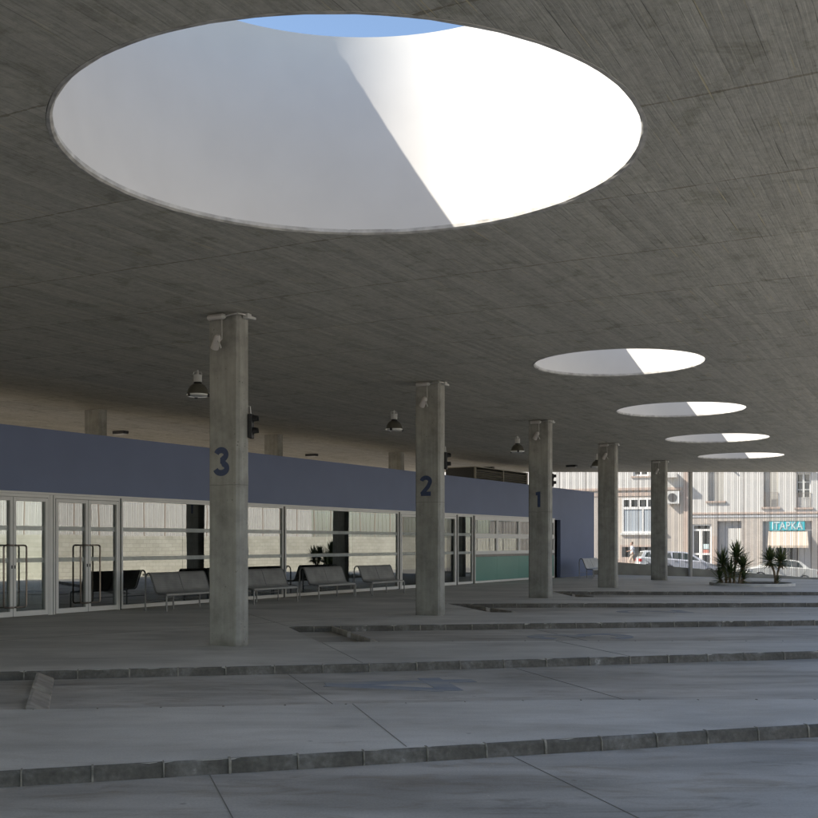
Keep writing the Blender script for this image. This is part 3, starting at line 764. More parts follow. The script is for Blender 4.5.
# high-bay lamps
def make_lamp():
    r = empty('pendant_lamp', (0,0,0)); tag(r, 'x', 'pendant lamp', 'dome pendant lamps along the station front')
    mb = MB(); mb.cyl(.018, (0,0,-.09), (0,0,0)); mb.tube([(-.10,0,-.10), (-.08,0,-.04), (0,0,-.03), (.07,0,-.04), (.09,0,-.12)], .009); mb.build('hook', M_steel, r)
    mb = MB(); mb.lathe([(0,-.09), (.085,-.10), (.088,-.24), (.075,-.25), (0,-.25)], 20); mb.build('ballast_housing', M_lampwhite, r, smooth='angle')
    mb = MB(); mb.lathe([(0,-.25), (.078,-.251), (.085,-.275), (.06,-.28)], 20); mb.build('collar', M_black, r)
    mb = MB(); mb.lathe([(.06,-.28), (.10,-.29), (.16,-.335), (.20,-.40), (.222,-.48), (.226,-.50), (.21,-.495), (.15,-.36), (.05,-.30)], 32); mb.build('dome', M_lampdome, r, smooth='angle')
    mb = MB(); mb.lathe([(.222,-.501), (.232,-.503), (.228,-.53), (.20,-.545), (0,-.56), (0,-.535), (.19,-.52)], 32); mb.build('glass_cover', M_lampglass, r, smooth='angle')
    for k in range(3):
        mb = MB(); a = R(120*k+20); mb.box((-.03,-.012,-.56), (.03,.012,-.49), Matrix.Rotation(a, 4, 'Z') @ Matrix.Translation((0,.232,0)))
        mb.build('clip', M_black, r)
    return r
lp0 = make_lamp()
for i, (x, y, lb) in enumerate([(-4.36,22.4,'left of the head of column 3'), (-.40,29.2,'left of the head of column 2'), (3.62,36.2,'left of the head of column 1'), (7.52,43.4,'half hidden behind the fourth column')]):
    s = lp0 if i == 0 else copy_tree(lp0)
    s.location = (x, y, CZ); s.rotation_euler = (0,0,R(20*i)); s['label'] = 'olive dome pendant lamp with white ballast casing ' + lb
# flat fittings on the ceiling behind the building
for i, (x, y, lb) in enumerate([(-9.2,34.6,'above the blue wall right of the leftmost rear column'), (-3.9,43.5,'above the blue wall between columns 3 and 2'),
                                (3.75,51.0,'over the louvred housing'), (7.45,49.7,'right of column 1 near the street')]):
    r = empty('ceiling_fitting', (x, y, CZ), R(-30)); tag(r, 'flat white-edged ceiling light fitting ' + lb, 'ceiling light', 'flat ceiling fittings behind the station front')
    mb = MB(); mb.box((-.24,-.12,-.09), (.24,.12,0)); mb.build('housing', M_black, r, bevel=.01)
    mb = MB(); mb.box((-.21,-.10,-.115), (.21,.10,-.0905)); mb.build('diffuser', M_lampwhite, r, bevel=.01)

# ------------------------------------------------------------------ station building (local x along the front, y inwards)
F0 = Vector((-8.68, 23.0, 0)); bld = tag(empty('station_building', F0, R(60)), 'low blue-clad bus station building with a long glazed front', 'building')
def sp(px):
    t = (px-CX)/FPX; return (8.68+23.0*t)/(.5-.8660*t)
S0, S1 = -7.0, 35.8; HG, HT, DEP = 2.67, 4.13, 2.62
sA, sD0, sD1 = -7.0, sp(554), sp(560.5)      # glazing ends, dark passage door
mb = MB()
mb.box((S0,0,HG), (sD1,.18,HT)); mb.box((sD1+.001,0,0), (S1,.18,HT)); mb.build('blue_wall', M_blue, bld)
mb = MB(); mb.box((S0,.02,0), (S0+.18,.2,HG-.001)); mb.box((S1-.18,.181,0), (S1,DEP,HT)); mb.box((S0,.181,0), (S0+.18,DEP,HT)); mb.box((S0+.181,DEP-.18,0), (S1-.181,DEP,HT))
mb.build('outer_wall', M_blue, bld)
mb = MB(); mb.box((S0+.19,.19,3.95), (S1-.19,DEP-.19,4.08)); mb.build('roof', M_roofc, bld)
mb = MB(); mb.box((S0+.19,.16,-.02), (S1-.19,DEP-.19,.012)); mb.build('floor', M_int_floor, bld)
mb = MB(); mb.box((S0+.19,.19,2.80), (S1-.19,DEP-.19,2.86)); mb.build('inner_ceiling', M_int_wall, bld)
mb = MB(); mb.box((S0+.2,2.30,.013), (S1-.2,2.36,2.79)); mb.build('inner_wall', M_int_wall, bld)
for s_ in (3.6, 11.6, 19.4, 25.5, 29.5):
    mb = MB(); mb.box((s_,.5,.013), (s_+.1,2.29,2.79)); mb.build('inner_partition', M_int_dark, bld)

FW = .05
def frame_rect(mb, s0, s1, z0, z1, w, y0=-.03, y1=.05, wb=None, wt=None):
    wb = w if wb is None else wb; wt = w if wt is None else wt
    mb.box((s0,y0,z0), (s0+w,y1,z1)); mb.box((s1-w,y0,z0), (s1,y1,z1))
    mb.box((s0+w,y0,z0), (s1-w,y1,z0+wb)); mb.box((s0+w,y0,z1-wt), (s1-w,y1,z1))
def bands(par, s0, s1, y=.014):
    for z in (1.875, 1.175):
        mb = MB(); mb.box((s0,y,z), (s1,y+.003,z+.10)); mb.build('safety_band', M_band, par)
def pane(par, s0, s1, z0, z1, m=None):
    mb = MB(); mb.box((s0,.018,z0), (s1,.024,z1)); mb.build('pane', m or M_glass, par)
def window(s0, s1, splits, label=None):
    mb = MB(); frame_rect(mb, s0, s1, .02, HG-.002, FW, wb=.09, wt=.06); f = mb.build('window', M_alu, bld, bevel=.004)
    e = [s0+FW] + splits + [s1-FW]
    for i, (a, b) in enumerate(zip(e, e[1:])): pane(f, a+(.004 if i else 0), b-(.004 if i < len(e)-2 else 0), .11, HG-.062)
    bands(f, s0+FW, s1-FW)
    return f
def door(s0, s1, gm=None):
    """double glazed door in its frame: the frame is the part, leaves, panes and handles its sub-parts"""
    mb = MB(); mb.box((s0,-.03,.0), (s0+.045,.05,HG-.002)); mb.box((s1-.045,-.03,0), (s1,.05,HG-.002)); mb.box((s0+.045,-.03,HG-.07), (s1-.045,.05,HG-.002))
    f = mb.build('door', M_alu, bld, bevel=.004)
    m = (s0+s1)/2
    for a, b, side in ((s0+.053, m-.006, 1), (m+.006, s1-.053, -1)):
        mb = MB(); frame_rect(mb, a, b, .015, HG-.078, .075, -.04, .03, wb=.11, wt=.08); mb.build('door_leaf', M_alu, f, bevel=.004)
        pane(f, a+.075, b-.075, .125, HG-.158, gm or M_glass2)
        bands(f, a+.075, b-.075)
        x = m - side*.045; xo = m - side*.30; z0, z1 = .22, 1.55; y = -.10; r = .05
        pts = [(x,-.04,z1), (x,y,z1)] + [(x-side*.05,y,z1), (xo+side*r,y,z1), (xo+side*r*.3,y,z1-r*.3), (xo,y,z1-r), (xo,y,z0+r), (xo+side*r*.3,y,z0+r*.3), (xo+side*r,y,z0), (x-side*.05,y,z0), (x,y,z0), (x,-.04,z0)]
        mb = MB(); mb.tube(pts, .019, 8); mb.build('handle', M_bronze, f, smooth='angle')
    for g0, g1, zz in ((s0+.045, s0+.053, HG-.072), (s1-.053, s1-.045, HG-.072), (m-.006, m+.006, HG-.08)):
        mb = MB(); mb.box((g0+.0005,-.034,.012), (g1-.0005,.02,zz)); mb.build('gasket', M_gap, f)
    for q_ in (-.05, .03): mb = MB(); mb.box((m+q_,-.052,1.05), (m+q_+.02,-.041,1.12)); mb.build('lock', M_gap, f)
    return f
# thin aluminium head strip and dark gaps between the units
mb = MB(); mb.box((S0,-.045,HG+.001), (sD0,.0-.001,HG+.05)); mb.build('head_trim', M_alu, bld, bevel=.004)
gaps = [120.0, 283.6, 398.8, 456.6, 473.3]
for gpx in gaps: s = sp(gpx); mb = MB(); mb.box((s-.045,.0,0), (s+.045,.06,HG-.001)); mb.build('joint', M_gap, bld)
dw = sp(118.8)-sp(53.3)
window(S0+.2, sp(-20)-dw-.1, [])
door(sp(53.0)-.12-dw, sp(53.0)-.12)
mb = MB(); mb.box((sp(53.0)-.105,-.02,0), (sp(53.0)-.015,.05,HG-.002)); mb.build('post', M_alu, bld, bevel=.004)
for g_ in (sp(53.0)-.119, sp(53.0)-.0145): mb = MB(); mb.box((g_,-.01,0), (g_+.0135,.05,HG-.003)); mb.build('joint', M_gap, bld)
door(sp(53.0), sp(119.2))
window(sp(120.8), sp(282.8), [sp(183)])
window(sp(284.6), sp(398.0), [sp(328), sp(352)])
door(sp(399.6), sp(455.8), M_glass3)
window(sp(457.4), sp(472.4), [])
# ticket-office bay: two rows of small panes over a teal glass apron
wx0, wx1 = sp(474.4), sD0
z_t, z_m, z_s = HG-.002, 1.88, 1.20
mb = MB()
cellsx = [wx0+.06, sp(497), sp(519), sp(541), wx1-.06]
mb.box((wx0,-.03,0.02), (wx0+.06,.05,z_t)); mb.box((wx1-.06,-.03,.02), (wx1,.05,z_t))
mb.box((wx0+.06,-.03,z_t-.12), (wx1-.06,.05,z_t)); mb.box((wx0+.06,-.03,z_m-.06), (wx1-.06,.05,z_m+.06)); mb.box((wx0+.06,-.03,z_s-.05), (wx1-.06,.05,z_s+.05)); mb.box((wx0+.06,-.03,.02),(wx1-.06,.05,.10))
for c in cellsx[1:-1]: mb.box((c-.07,-.028,z_s+.05), (c+.07,.05,z_m-.06)); mb.box((c-.07,-.028,z_m+.06), (c+.07,.05,z_t-.12))
f = mb.build('window', M_alu, bld, bevel=.004)
for a, b in zip(cellsx, cellsx[1:]):
    for z0, z1 in ((z_s+.05, z_m-.06), (z_m+.06, z_t-.12)):
        aa = a+(.07 if a != cellsx[0] else 0); bb = b-(.07 if b != cellsx[-1] else 0)
        mb = MB(); frame_rect(mb, aa, bb, z0, z1, .035, -.012, .03); mb.build('sash', M_alu, f)
        pane(f, aa+.035, bb-.035, z0+.035, z1-.035)
mb = MB(); mb.box((wx0+.06,-.05,z_s-.14), (wx1-.06,.04,z_s-.052)); mb.build('sill', simple('grey_sill', (.30,.28,.26), .6), bld)
for a, b in zip(cellsx, cellsx[1:]):
    mb = MB(); mb.box((a+.003,.0,.105), (b-.003,.03,z_s-.145)); mb.build('glass_apron', M_teal, bld)
mb = MB(); mb.box((wx1+.002,.02,0), (wx1+.12,.1,HG-.003)); mb.box((wx1+.13,.30,0), (sD1-.002,.36,HG-.003)); mb.build('passage_door', M_int_dark, bld)
# chairs inside the hall, seen through the doors
def make_chair():
    r = empty('waiting_chair', (0,0,0)); tag(r, 'x', 'chair', 'dark chairs inside the waiting hall')
    mb = MB(); mb.box((-.22,-.2,.42), (.22,.22,.46)); mb.build('seat', M_chair, r, bevel=.02)
    mb = MB(); pts = [(-.21,.0),(.21,.0),(.22,.2),(.19,.34),(.12,.41),(0,.43),(-.12,.41),(-.19,.34),(-.22,.2)]
    mb.prism(pts, 0, .025, Matrix(((1,0,0,0),(0,0,1,.20),(0,1,0,.50),(0,0,0,1)))); mb.build('backrest', M_chair, r, bevel=.01)
    for x in (-.18,.18):
        for y in (-.17,.20):
            mb = MB(); mb.cyl(.012, (x,y,0), (x*.95,y*.95,.43)); mb.build('leg', M_steel, r)
    return r
ch0 = make_chair()
B2W = Matrix.Translation(F0) @ Matrix.Rotation(R(60), 4, 'Z')
lb_ch = ['left pane of the first glass door pair', 'left leaf of the second glass door pair, left one', 'left leaf of the second glass door pair, right one', 'right leaf of the second glass door pair']
for i, (s, d) in enumerate([(-.6,1.9), (1.3,1.75), (2.0,1.7), (2.75,1.8)]):
    c = ch0 if i == 0 else copy_tree(ch0)
    c.location = B2W @ Vector((s, d, .012)); c.rotation_euler = (0,0,R(60+180+random.uniform(-12,12)))
    c['label'] = 'dark waiting-hall chair seen through the ' + lb_ch[i]

# louvred plant housing on the roof
r = tag(empty('louvred_housing', (2.74,45.0,4.08), R(58.6)), 'galvanised louvred plant housing on the roof between columns 2 and 1', 'roof housing')
Ln = 5.05; hh = .67
mb = MB(); mb.box((.001,.05,0), (.04,1.4,hh)); mb.box((0.04,1.36,0), (Ln,1.4,hh)); mb.box((Ln-.04,.05,0), (Ln,1.36,hh)); mb.box((.05,.12,0),(Ln-.05,.16,hh-.05)); mb.build('side_panel', M_black, r)
mb = MB()
for k in range(6):
    z = .04+k*.105
    M = Matrix.Translation((0,.03,z)) @ Matrix.Rotation(R(-38), 4, 'X'); mb.box((.06,-.04,0), (Ln-.06,.05,.008), M)
mb.build('louvre', M_louvre, r)
mb = MB(); 
for x in (0, Ln/2+.05, Ln-.07): mb.box((x,-.02,0), (x+.07,.049,hh))
mb.build('mullion', M_louvre, r, bevel=.004)
mb = MB(); mb.box((0,-.03,hh+.001), (Ln,1.4,hh+.035)); mb.build('top', M_louvre, r)

# ------------------------------------------------------------------ benches
def make_bench():
    r = empty('metal_bench', (0,0,0)); tag(r, 'x', 'bench', 'curved steel benches along the station front')
    Lb = 1.95
    # profile in (y forward = negative local y, z): rear foot, arch, back, seat, front foot
    prof = [(.66,.0), (.66,.72), (.652,.80), (.63,.855), (.59,.885), (.55,.89), (.515,.87), (.49,.83), (.36,.50), (.33,.445), (.28,.415), (.22,.41), (.06,.405), (.025,.395), (.005,.37), (0,.34), (0,0)]
    for x, full in ((.02,1), (Lb/2,0), (Lb-.02,1)):
        mb = MB(); pr = prof if full else prof[:-4] + [(.06,.405), (.03,.40)]
        mb.tube([(x, y, z) for y, z in pr], .020, 8); mb.build('frame', M_bench_tube, r, smooth='angle')
    mb = MB(); mb.tube([(.03,.012,.385), (Lb-.03,.012,.385)], .022, 8); mb.build('front_rail', M_steel, r, smooth='angle')
    mb = MB(); mb.tube([(.03,.655,.25), (Lb-.03,.655,.25)], .010, 6); mb.build('rear_rail', M_bench_tube, r)
    pr = [(.545,.905), (.505,.885), (.48,.84), (.352,.515), (.32,.46), (.27,.432), (.2,.428), (.05,.422), (.01,.415)]
    up = []; dn = []; mb = MB()
    for i, (y, z) in enumerate(pr):
        up.append([mb.bm.verts.new((x, y, z)) for x in (.045, Lb-.045)])
        dn.append([mb.bm.verts.new((x, y+.003, z-.006)) for x in (.045, Lb-.045)])
    for i in range(len(pr)-1):
        mb.bm.faces.new((up[i][0],up[i][1],up[i+1][1],up[i+1][0])); mb.bm.faces.new((dn[i][1],dn[i][0],dn[i+1][0],dn[i+1][1]))
        mb.bm.faces.new((up[i][0],up[i+1][0],dn[i+1][0],dn[i][0])); mb.bm.faces.new((up[i][1],dn[i][1],dn[i+1][1],up[i+1][1]))
    mb.bm.faces.new((up[0][0],dn[0][0],dn[0][1],up[0][1])); mb.bm.faces.new((up[-1][1],dn[-1][1],dn[-1][0],up[-1][0]))
    mb.build('seat_shell', M_perf, r, smooth='angle')
    return r
def perf_mat():
    m, nt, out = mat('perforated_sheet_steel')
    b = N(nt, 'ShaderNodeBsdfPrincipled', i_Roughness=.36, i_Metallic=.45)
    tc = N(nt, 'ShaderNodeTexCoord'); mp = N(nt, 'ShaderNodeMapping'); mp.inputs['Scale'].default_value = (60,60,60); L(nt, tc.outputs['Object'], mp.inputs[0])
    v = N(nt, 'ShaderNodeTexVoronoi'); v.inputs['Randomness'].default_value = 0; v.inputs['Scale'].default_value = 1; L(nt, mp.outputs[0], v.inputs['Vector'])
    c = ramp(nt, v.outputs['Distance'], [(.25, (.25,.25,.25)), (.40, (.40,.40,.39))])
    nz = N(nt, 'ShaderNodeTexNoise', i_Scale=3.0, i_Detail=4.0); L(nt, tc.outputs['Object'], nz.inputs['Vector'])
    c2 = ramp(nt, nz.outputs[0], [(.3, (.8,.8,.8)), (.7, (1.15,1.15,1.15))])
    L(nt, mixc(nt, 1, c.outputs[0], c2.outputs[0], 'MULTIPLY'), b.inputs['Base Color']); L(nt, b.outputs[0], out.inputs[0]); return m
M_perf = perf_mat()
bn0 = make_bench()
for i, (s, n, lb) in enumerate([(3.40,1.55,'first steel bench from the left, partly hidden behind column 3'), (6.72,1.50,'steel bench just right of column 3'),
                            (9.65,1.50,'steel bench in the middle of the glazed front'), (12.35,1.60,'steel bench just left of column 2'),
                            (30.9,1.75,'steel bench against the plain blue wall beyond column 1')]):
    b = bn0 if i == 0 else copy_tree(bn0)
    b.location = B2W @ Vector((s, -n, 0)); b.rotation_euler = (0,0,R(60)); b['label'] = lb

# ------------------------------------------------------------------ boundary walls and screens
mb = MB()
def wt(x): return max(-.16, .64 - .081*(x-10.5))
xsw = [4+1.0*i for i in range(0, 24)]
lo = []; 
for x in xsw:
    lo.append([mb.bm.verts.new(p) for p in ((x,54.75,-1.5), (x,54.75,wt(x)), (x,54.95,wt(x)), (x,54.95,-3))])
for a, b in zip(lo, lo[1:]):
    for j in range(3): mb.bm.faces.new((a[j], b[j], b[j+1], a[j+1]))
mb.bm.faces.new(lo[0]); mb.bm.faces.new(lo[-1][::-1])
tag(mb.build('low_wall', M_sandwall), 'low grey concrete wall between the forecourt and the street', 'wall')
def make_screen(origin, rz, Ls, zbot, ztop, label, first_mull, posts, pitch=.3325, fd=.02):
    r = tag(empty('slatted_screen', origin, rz), label, 'screen')
    sl_ = MB(); fl = MB(); n = int(Ls/pitch)
    for i in range(n):
        x = i*pitch; zb = zbot(x)
        sl_.box((x+.055,0,zb), (x+pitch-.055,.004,ztop))
        fl.box((x-.011,.006,zb), (x+.011,fd,ztop))
    sl_.build('slat_panel', M_slat, r); fl.build('slat_flange', M_rib, r)
    x = first_mull
    while x < Ls:
        mb = MB(); mb.box((x-.015,.055,zbot(x)), (x+.015,.08,ztop)); mb.build('mullion', M_mull, r); x += 4*pitch
    for x in posts:
        mb = MB(); mb.cyl(.10, (x,-.18,zbot(x)-.7 if zbot(x)>.3 else zbot(x)-.2), (x,-.18,ztop), 20); mb.build('post', M_post, r, smooth='angle')
    mb = MB(); mb.box((0,-.02,ztop+.001), (Ls,.13,ztop+.08)); mb.build('top_rail', M_mull, r)
    return r
X0 = 5.0; pk = 54.8*1/FPX
make_screen((X0,54.76,0), 0, 19.5, lambda x: wt(X0+x)+.005, 5.02+.15-.0+.06, 'tall translucent slatted screen closing the end of the canopy towards the street',
            (744-CX)*pk - X0 - 4*.3325*9, [(690-CX)*pk*.9968 - X0])
# right-hand boundary, out of the frame but mirrored in the glazed front
WX, WY = 19.5, 27.0; wl = math.hypot(25.5, 76.5)
rz = math.atan2(76.5, 25.5)
mb = MB(); mb.box((0,0,-.11), (80,.2,1.98)); o = mb.build('block_wall', M_stone)
o.location = (WX - .3333*37, WY-37, 0); o.rotation_euler = (0,0,math.atan2(3,1)+0); tag(o, 'pale block boundary wall beyond the right of the frame, mirrored in the glazing', 'wall')
make_screen((WX - .3333*37, WY-37, 0), math.atan2(3,1), 74, lambda x: 1.985, 5.2, 'tall slatted screen on the pale block wall, mirrored in the glazing', 1.0, [], fd=.015)

# ------------------------------------------------------------------ street buildings
FA = R(-19); FO = Vector((25.1, 80.0, 0))
def fu(px):
    t = (px-CX)/FPX; return (80*t-25.1)/(math.cos(FA)-math.sin(FA)*t)
def fz(px, py):
    D = 80+math.sin(FA)*fu(px); return EYE + (HY-py)*D/FPX
def cell_wall(mb, u0, u1, z0, z1, hs, y0=0.0, th=.35):
    us = sorted(set([u0,u1]+[v for h in hs for v in (h[0],h[1]) if u0 < v < u1])); zs = sorted(set([z0,z1]+[v for h in hs for v in (h[2],h[3]) if z0 < v < z1]))
    def solid(i, j):
        if i < 0 or j < 0 or i >= len(us)-1 or j >= len(zs)-1: return False
        cu, cz = (us[i]+us[i+1])/2, (zs[j]+zs[j+1])/2
        return not any(h[0] < cu < h[1] and h[2] < cz < h[3] for h in hs)
    for i in range(len(us)-1):
        for j in range(len(zs)-1):
            if not solid(i, j): continue
            a, b, c, d = us[i], us[i+1], zs[j], zs[j+1]
            mb.face([(a,y0,c),(b,y0,c),(b,y0,d),(a,y0,d)]); mb.face([(a,y0+th,c),(a,y0+th,d),(b,y0+th,d),(b,y0+th,c)])
            if not solid(i-1,j): mb.face([(a,y0,c),(a,y0,d),(a,y0+th,d),(a,y0+th,c)])
            if not solid(i+1,j): mb.face([(b,y0,c),(b,y0+th,c),(b,y0+th,d),(b,y0,d)])
            if not solid(i,j-1): mb.face([(a,y0,c),(a,y0+th,c),(b,y0+th,c),(b,y0,c)])
            if not solid(i,j+1): mb.face([(a,y0,d),(b,y0,d),(b,y0+th,d),(a,y0+th,d)])
def bx(par, name, m, u0, u1, z0, z1, y0, y1, bevel=0):
    mb = MB(); mb.box((u0,y0,z0), (u1,y1,z1)); return mb.build(name, m, par, bevel=bevel)
def rect(px0, px1, py0, py1):
    c = (px0+px1)/2; return (fu(px0), fu(px1), fz(c, py1), fz(c, py0))
# --- left house
hL = tag(empty('town_house', FO, FA), 'tan and white town house with a wide white-framed window, behind the woman walking', 'house')
sL = fu(689.2); zl = fz(640, 488)
upw = [(*rect(633,648.5,455,476),)]
big = rect(622,664,498,533); low = rect(622,664,546.5,557.5)
dl = rect(556,566,500,530)
mb = MB(); cell_wall(mb, -30, sL-.01, zl+.001, 13, upw + [rect(575,590,440,468), rect(560,568,430,462)]); mb.build('upper_wall', M_facwhite, hL)
mb = MB(); cell_wall(mb, -30, sL-.01, -4, zl, [big, low, dl]); mb.build('lower_wall', M_tan, hL)
bx(hL, 'side_wall', M_tan, sL-.36, sL-.011, -4, 12.99, .36, 9)
bx(hL, 'corner_pilaster', M_salmon, fu(683.5), sL+.05, -3, 13, -.10, -.002)
mb = MB(); mb.box((-30,-.14,zl-.18), (sL-.5,-.002,zl+.02)); mb.box((-30,-.05,zl-.62), (sL-.5,-.002,zl-.34)); mb.build('cornice', M_salmon, hL, bevel=.02)
w1 = upw[0]
f = MB(); frame_rect(f, w1[0], w1[1], w1[2], w1[3], .12, .14, .22); f.box(((w1[0]+w1[1])/2-.06,.14,w1[2]+.12), ((w1[0]+w1[1])/2+.06,.22,w1[3]-.12)); f = f.build('window', M_alu, hL)
bx(f, 'pane', M_darkglass, w1[0]+.1, w1[1]-.1, w1[2]+.1, w1[3]-.1, .17, .19)
bx(hL, 'window_sill', M_salmon, w1[0]-.15, w1[1]+.15, w1[2]-.12, w1[2]-.001, -.10, .12)
# big window: transom lights above, curtained panes below
b0, b1, bz0, bz1 = big; zt = fz(640, 508)
fm = MB(); frame_rect(fm, b0, b1, bz0, bz1, .13, -.02, .1); fm.box((b0+.13,-.02,zt-.09), (b1-.13,.1,zt+.09))
k = 5; st_ = (b1-b0)/k
for i in range(1, k): fm.box((b0+st_*i-.07,-.018,zt+.09), (b0+st_*i+.07,.098,bz1-.13))
for i in (2.5,): fm.box((b0+st_*i-.05,-.018,bz0+.13), (b0+st_*i+.05,.098,zt-.09))
f = fm.build('window', M_alu, hL)
bx(f, 'pane', M_darkglass, b0+.1, b1-.1, zt+.07, bz1-.1, .04, .06); bx(f, 'curtain', M_curtain, b0+.1, b1-.1, bz0+.1, zt-.07, .04, .06)
bx(hL, 'window_sill', M_acwhite, b0-.1, b1+.2, bz0-.14, bz0-.001, -.16, -.001)
l0, l1, lz0, lz1 = low
f = bx(hL, 'basement_window', M_darkglass, l0, l1, lz0, lz1, .2, .22)
mb = MB(); 
for i in range(17): mb.cyl(.012, (l0+.1+i*(l1-l0-.2)/16, .08, lz0), (l0+.1+i*(l1-l0-.2)/16, .08, lz1), 6)
mb.build('grille', M_black, f)
mb = MB(); frame_rect(mb, l0-.16, l1+.16, lz0-.12, lz1+.12, .15, -.04, -.002); mb.build('surround', M_tan2, f) if 'M_tan2' in globals() else mb.build('surround', M_salmon, f)
bx(hL, 'plinth', M_salmon, -30, sL-.5, -4, fz(640,559), -.06, -.003)
f = bx(hL, 'window', M_darkglass, dl[0], dl[1], dl[2], dl[3], .2, .22)
for rr in (rect(575,590,440,468), rect(560,568,430,462)): bx(hL, 'window', M_darkglass, *rr[:2], rr[2], rr[3], .2, .22)
# a projecting slab added at the right of the house throws the slanting shade on the tan wall
bx(hL, 'shade_balcony', M_facwhite, fu(664), fu(678), fz(670,478), fz(670,474), -.9, -.003)
# air conditioner
r = tag(empty('air_conditioner', FO, FA), 'white air conditioning unit on the tan house wall right of the farthest column', 'air conditioner')
a0, a1, az0, az1 = rect(668, 680, 491.5, 504)
bx(r, 'casing', M_acwhite, a0, a1, az0, az1, -.42, -.08, .03)
mb = MB(); c = Vector(((a0*.6+a1*.4), -.43, (az0+az1)/2)); mb.cyl(.33, c, c+Vector((0,-.02,0)), 24); mb.build('fan_grille', M_int_dark, r)
mb = MB(); mb.box((a0+.1,-.4,az0-.06), (a0+.16,-.001,az0-.001)); mb.box((a1-.16,-.4,az0-.06), (a1-.1,-.001,az0-.001)); mb.build('bracket', M_steel, r)

# --- right house
hR = tag(empty('shop_building', FO, FA), 'white two-storey building over brick shopfronts, opposite the yucca plants', 'building')
s0 = sL+.0; zr = fz(750, 512.5)
W1, W2, W3 = rect(708,723.5,440,501), rect(763.5,778,440,507), rect(796.5,811,473,507.5)
W4 = rect(835,850,440,507)
mb = MB(); cell_wall(mb, s0, 22, zr+.001, 13.2, [W1, W2, W3, W4]); mb.build('upper_wall', M_facwhite, hR)
SA, SB, SC = rect(691.5,711.5,524,567), rect(717.5,741.5,521,600), rect(762.5,812,521,600)
SD = rect(823,848,521,600)
SA = (SA[0]+.05, *SA[1:])
mb = MB(); cell_wall(mb, s0, 22, -5, zr, [SA, SB, SC, SD]); mb.build('lower_wall', M_tanbrick, hR)
bx(hR, 'rear_wall', M_facwhite, s0, 22, -5, 13, .9, 9)
mb = MB(); mb.box((s0+.06,-.09,zr-.12), (22,-.002,zr+.03)); mb.build('cornice', M_salmon, hR, bevel=.015)
mb = MB(); mb.box((s0+.06,-.045,zr-.34), (22,-.002,zr-.20)); mb.build('band_course', M_greyrecess, hR)
for W, kind in ((W1,'shutter'), (W2,'shutter'), (W4,'shutter'), (W3,'french')):
    a, b, c, d = W
    if kind == 'shutter':
        f = bx(hR, 'window', M_shutter, a, b, c+.02, d, .24, .28)
    else:
        fm = MB(); frame_rect(fm, a, b, c+.02, d, .10, .16, .24); m_ = (a+b)/2; fm.box((m_-.08,.16,c+.12), (m_+.08,.24,d-.1))
        fm.box((a+.1,.165,c+.12), (m_-.08,.235,c+.75)); fm.box((m_+.08,.165,c+.12), (b-.1,.235,c+.75))
        for q in (1/3, 2/3): 
            z = c+.75+(d-.1-c-.75)*q; fm.box((a+.1,.165,z-.03), (m_-.08,.235,z+.03)); fm.box((m_+.08,.165,z-.03), (b-.1,.235,z+.03))
        f = fm.build('window', M_acwhite, hR); bx(f, 'pane', M_darkglass, a+.08, b-.08, c+.7, d-.08, .19, .2)
    bx(hR, 'window_sill', M_salmon, a-.16, b+.16, c-.12, c+.0, -.14, .2)
for W in (W2, W3):
    a, b, c, d = W; mb = MB(); zt_ = c+1.05
    n_ = 9
    for i in range(n_+1): x = a+.03+(b-a-.06)*i/n_; mb.cyl(.012, (x,-.05,c+.02), (x,-.05,zt_), 6)
    mb.cyl(.018, (a,-.05,zt_), (b,-.05,zt_), 6); mb.build('railing', M_rib, hR)
# slab and bar added above, hidden by the canopy, whose shades cross the white wall
bx(hR, 'shade_balcony', M_facwhite, fu(776), fu(792), fz(784,456), fz(784,452), -1.0, -.003)
mb = MB(); mb.box((fu(722),-.6,fz(722,462)), (fu(723.5),-.003,fz(722,461.0))); mb.build('bracket', M_steel, hR)
# shopfront A
a, b, c, d = SA
fm = MB(); frame_rect(fm, a, b, c, d, .12, .12, .2); z_ = fz(701,530); fm.box((a+.12,.12,z_-.07), (b-.12,.2,z_+.07)); z2 = fz(701,554); fm.box((a+.12,.12,z2-.07), (b-.12,.2,z2+.07))
for px_ in (700.5,): u = fu(px_); fm.box((u-.13,.118,c+.12), (u+.13,.202,z2-.07)); fm.box((u-.13,.118,z2+.07), (u+.13,.202,z_-.07))
f = fm.build('shop_window', M_alu, hR); bx(f, 'pane', M_darkglass, a+.1, b-.1, c+.1, d-.1, .15, .17)
u = fu(706); bx(f, 'poster', M_signtext, u-.2, u+.2, fz(706,549), fz(706,544), .14, .148); bx(f, 'red_poster', simple('faded_red_paper', (.5,.2,.16), .8), u-.3, u+.2, fz(706,553), fz(706,549.6), .14, .148)
bx(hR, 'quoin', M_salmon, fu(712.2), fu(717), fz(715,575), fz(715,536), -.08, -.002)
# recess B with its garage door, recess C the takeaway
bx(hR, 'recess_wall', M_greyrecess, SB[0], SB[1], SB[2], SB[3], .55, .6)
bx(hR, 'garage_door', M_facwhite, fu(728), fu(741.3), fz(735,590), fz(735,528), .3, .54)
bx(hR, 'recess_wall', M_greyrecess, SC[0], SC[1], SC[2], SC[3], .35, .4)
bx(hR, 'recess_wall', M_greyrecess, SD[0], SD[1], SD[2], SD[3], .35, .4)
q = rect(774.5,799,546,580); fm = MB(); frame_rect(fm, q[0], q[1], q[2], q[3], .08, .24, .32); fm.box(((q[0]+q[1])/2-.04,.24,q[2]+.08), ((q[0]+q[1])/2+.04,.32,q[3]-.08)); f = fm.build('shop_window', M_shutter, hR); bx(f, 'pane', M_darkglass, q[0]+.07, q[1]-.07, q[2]+.07, q[3]-.07, .27, .29)
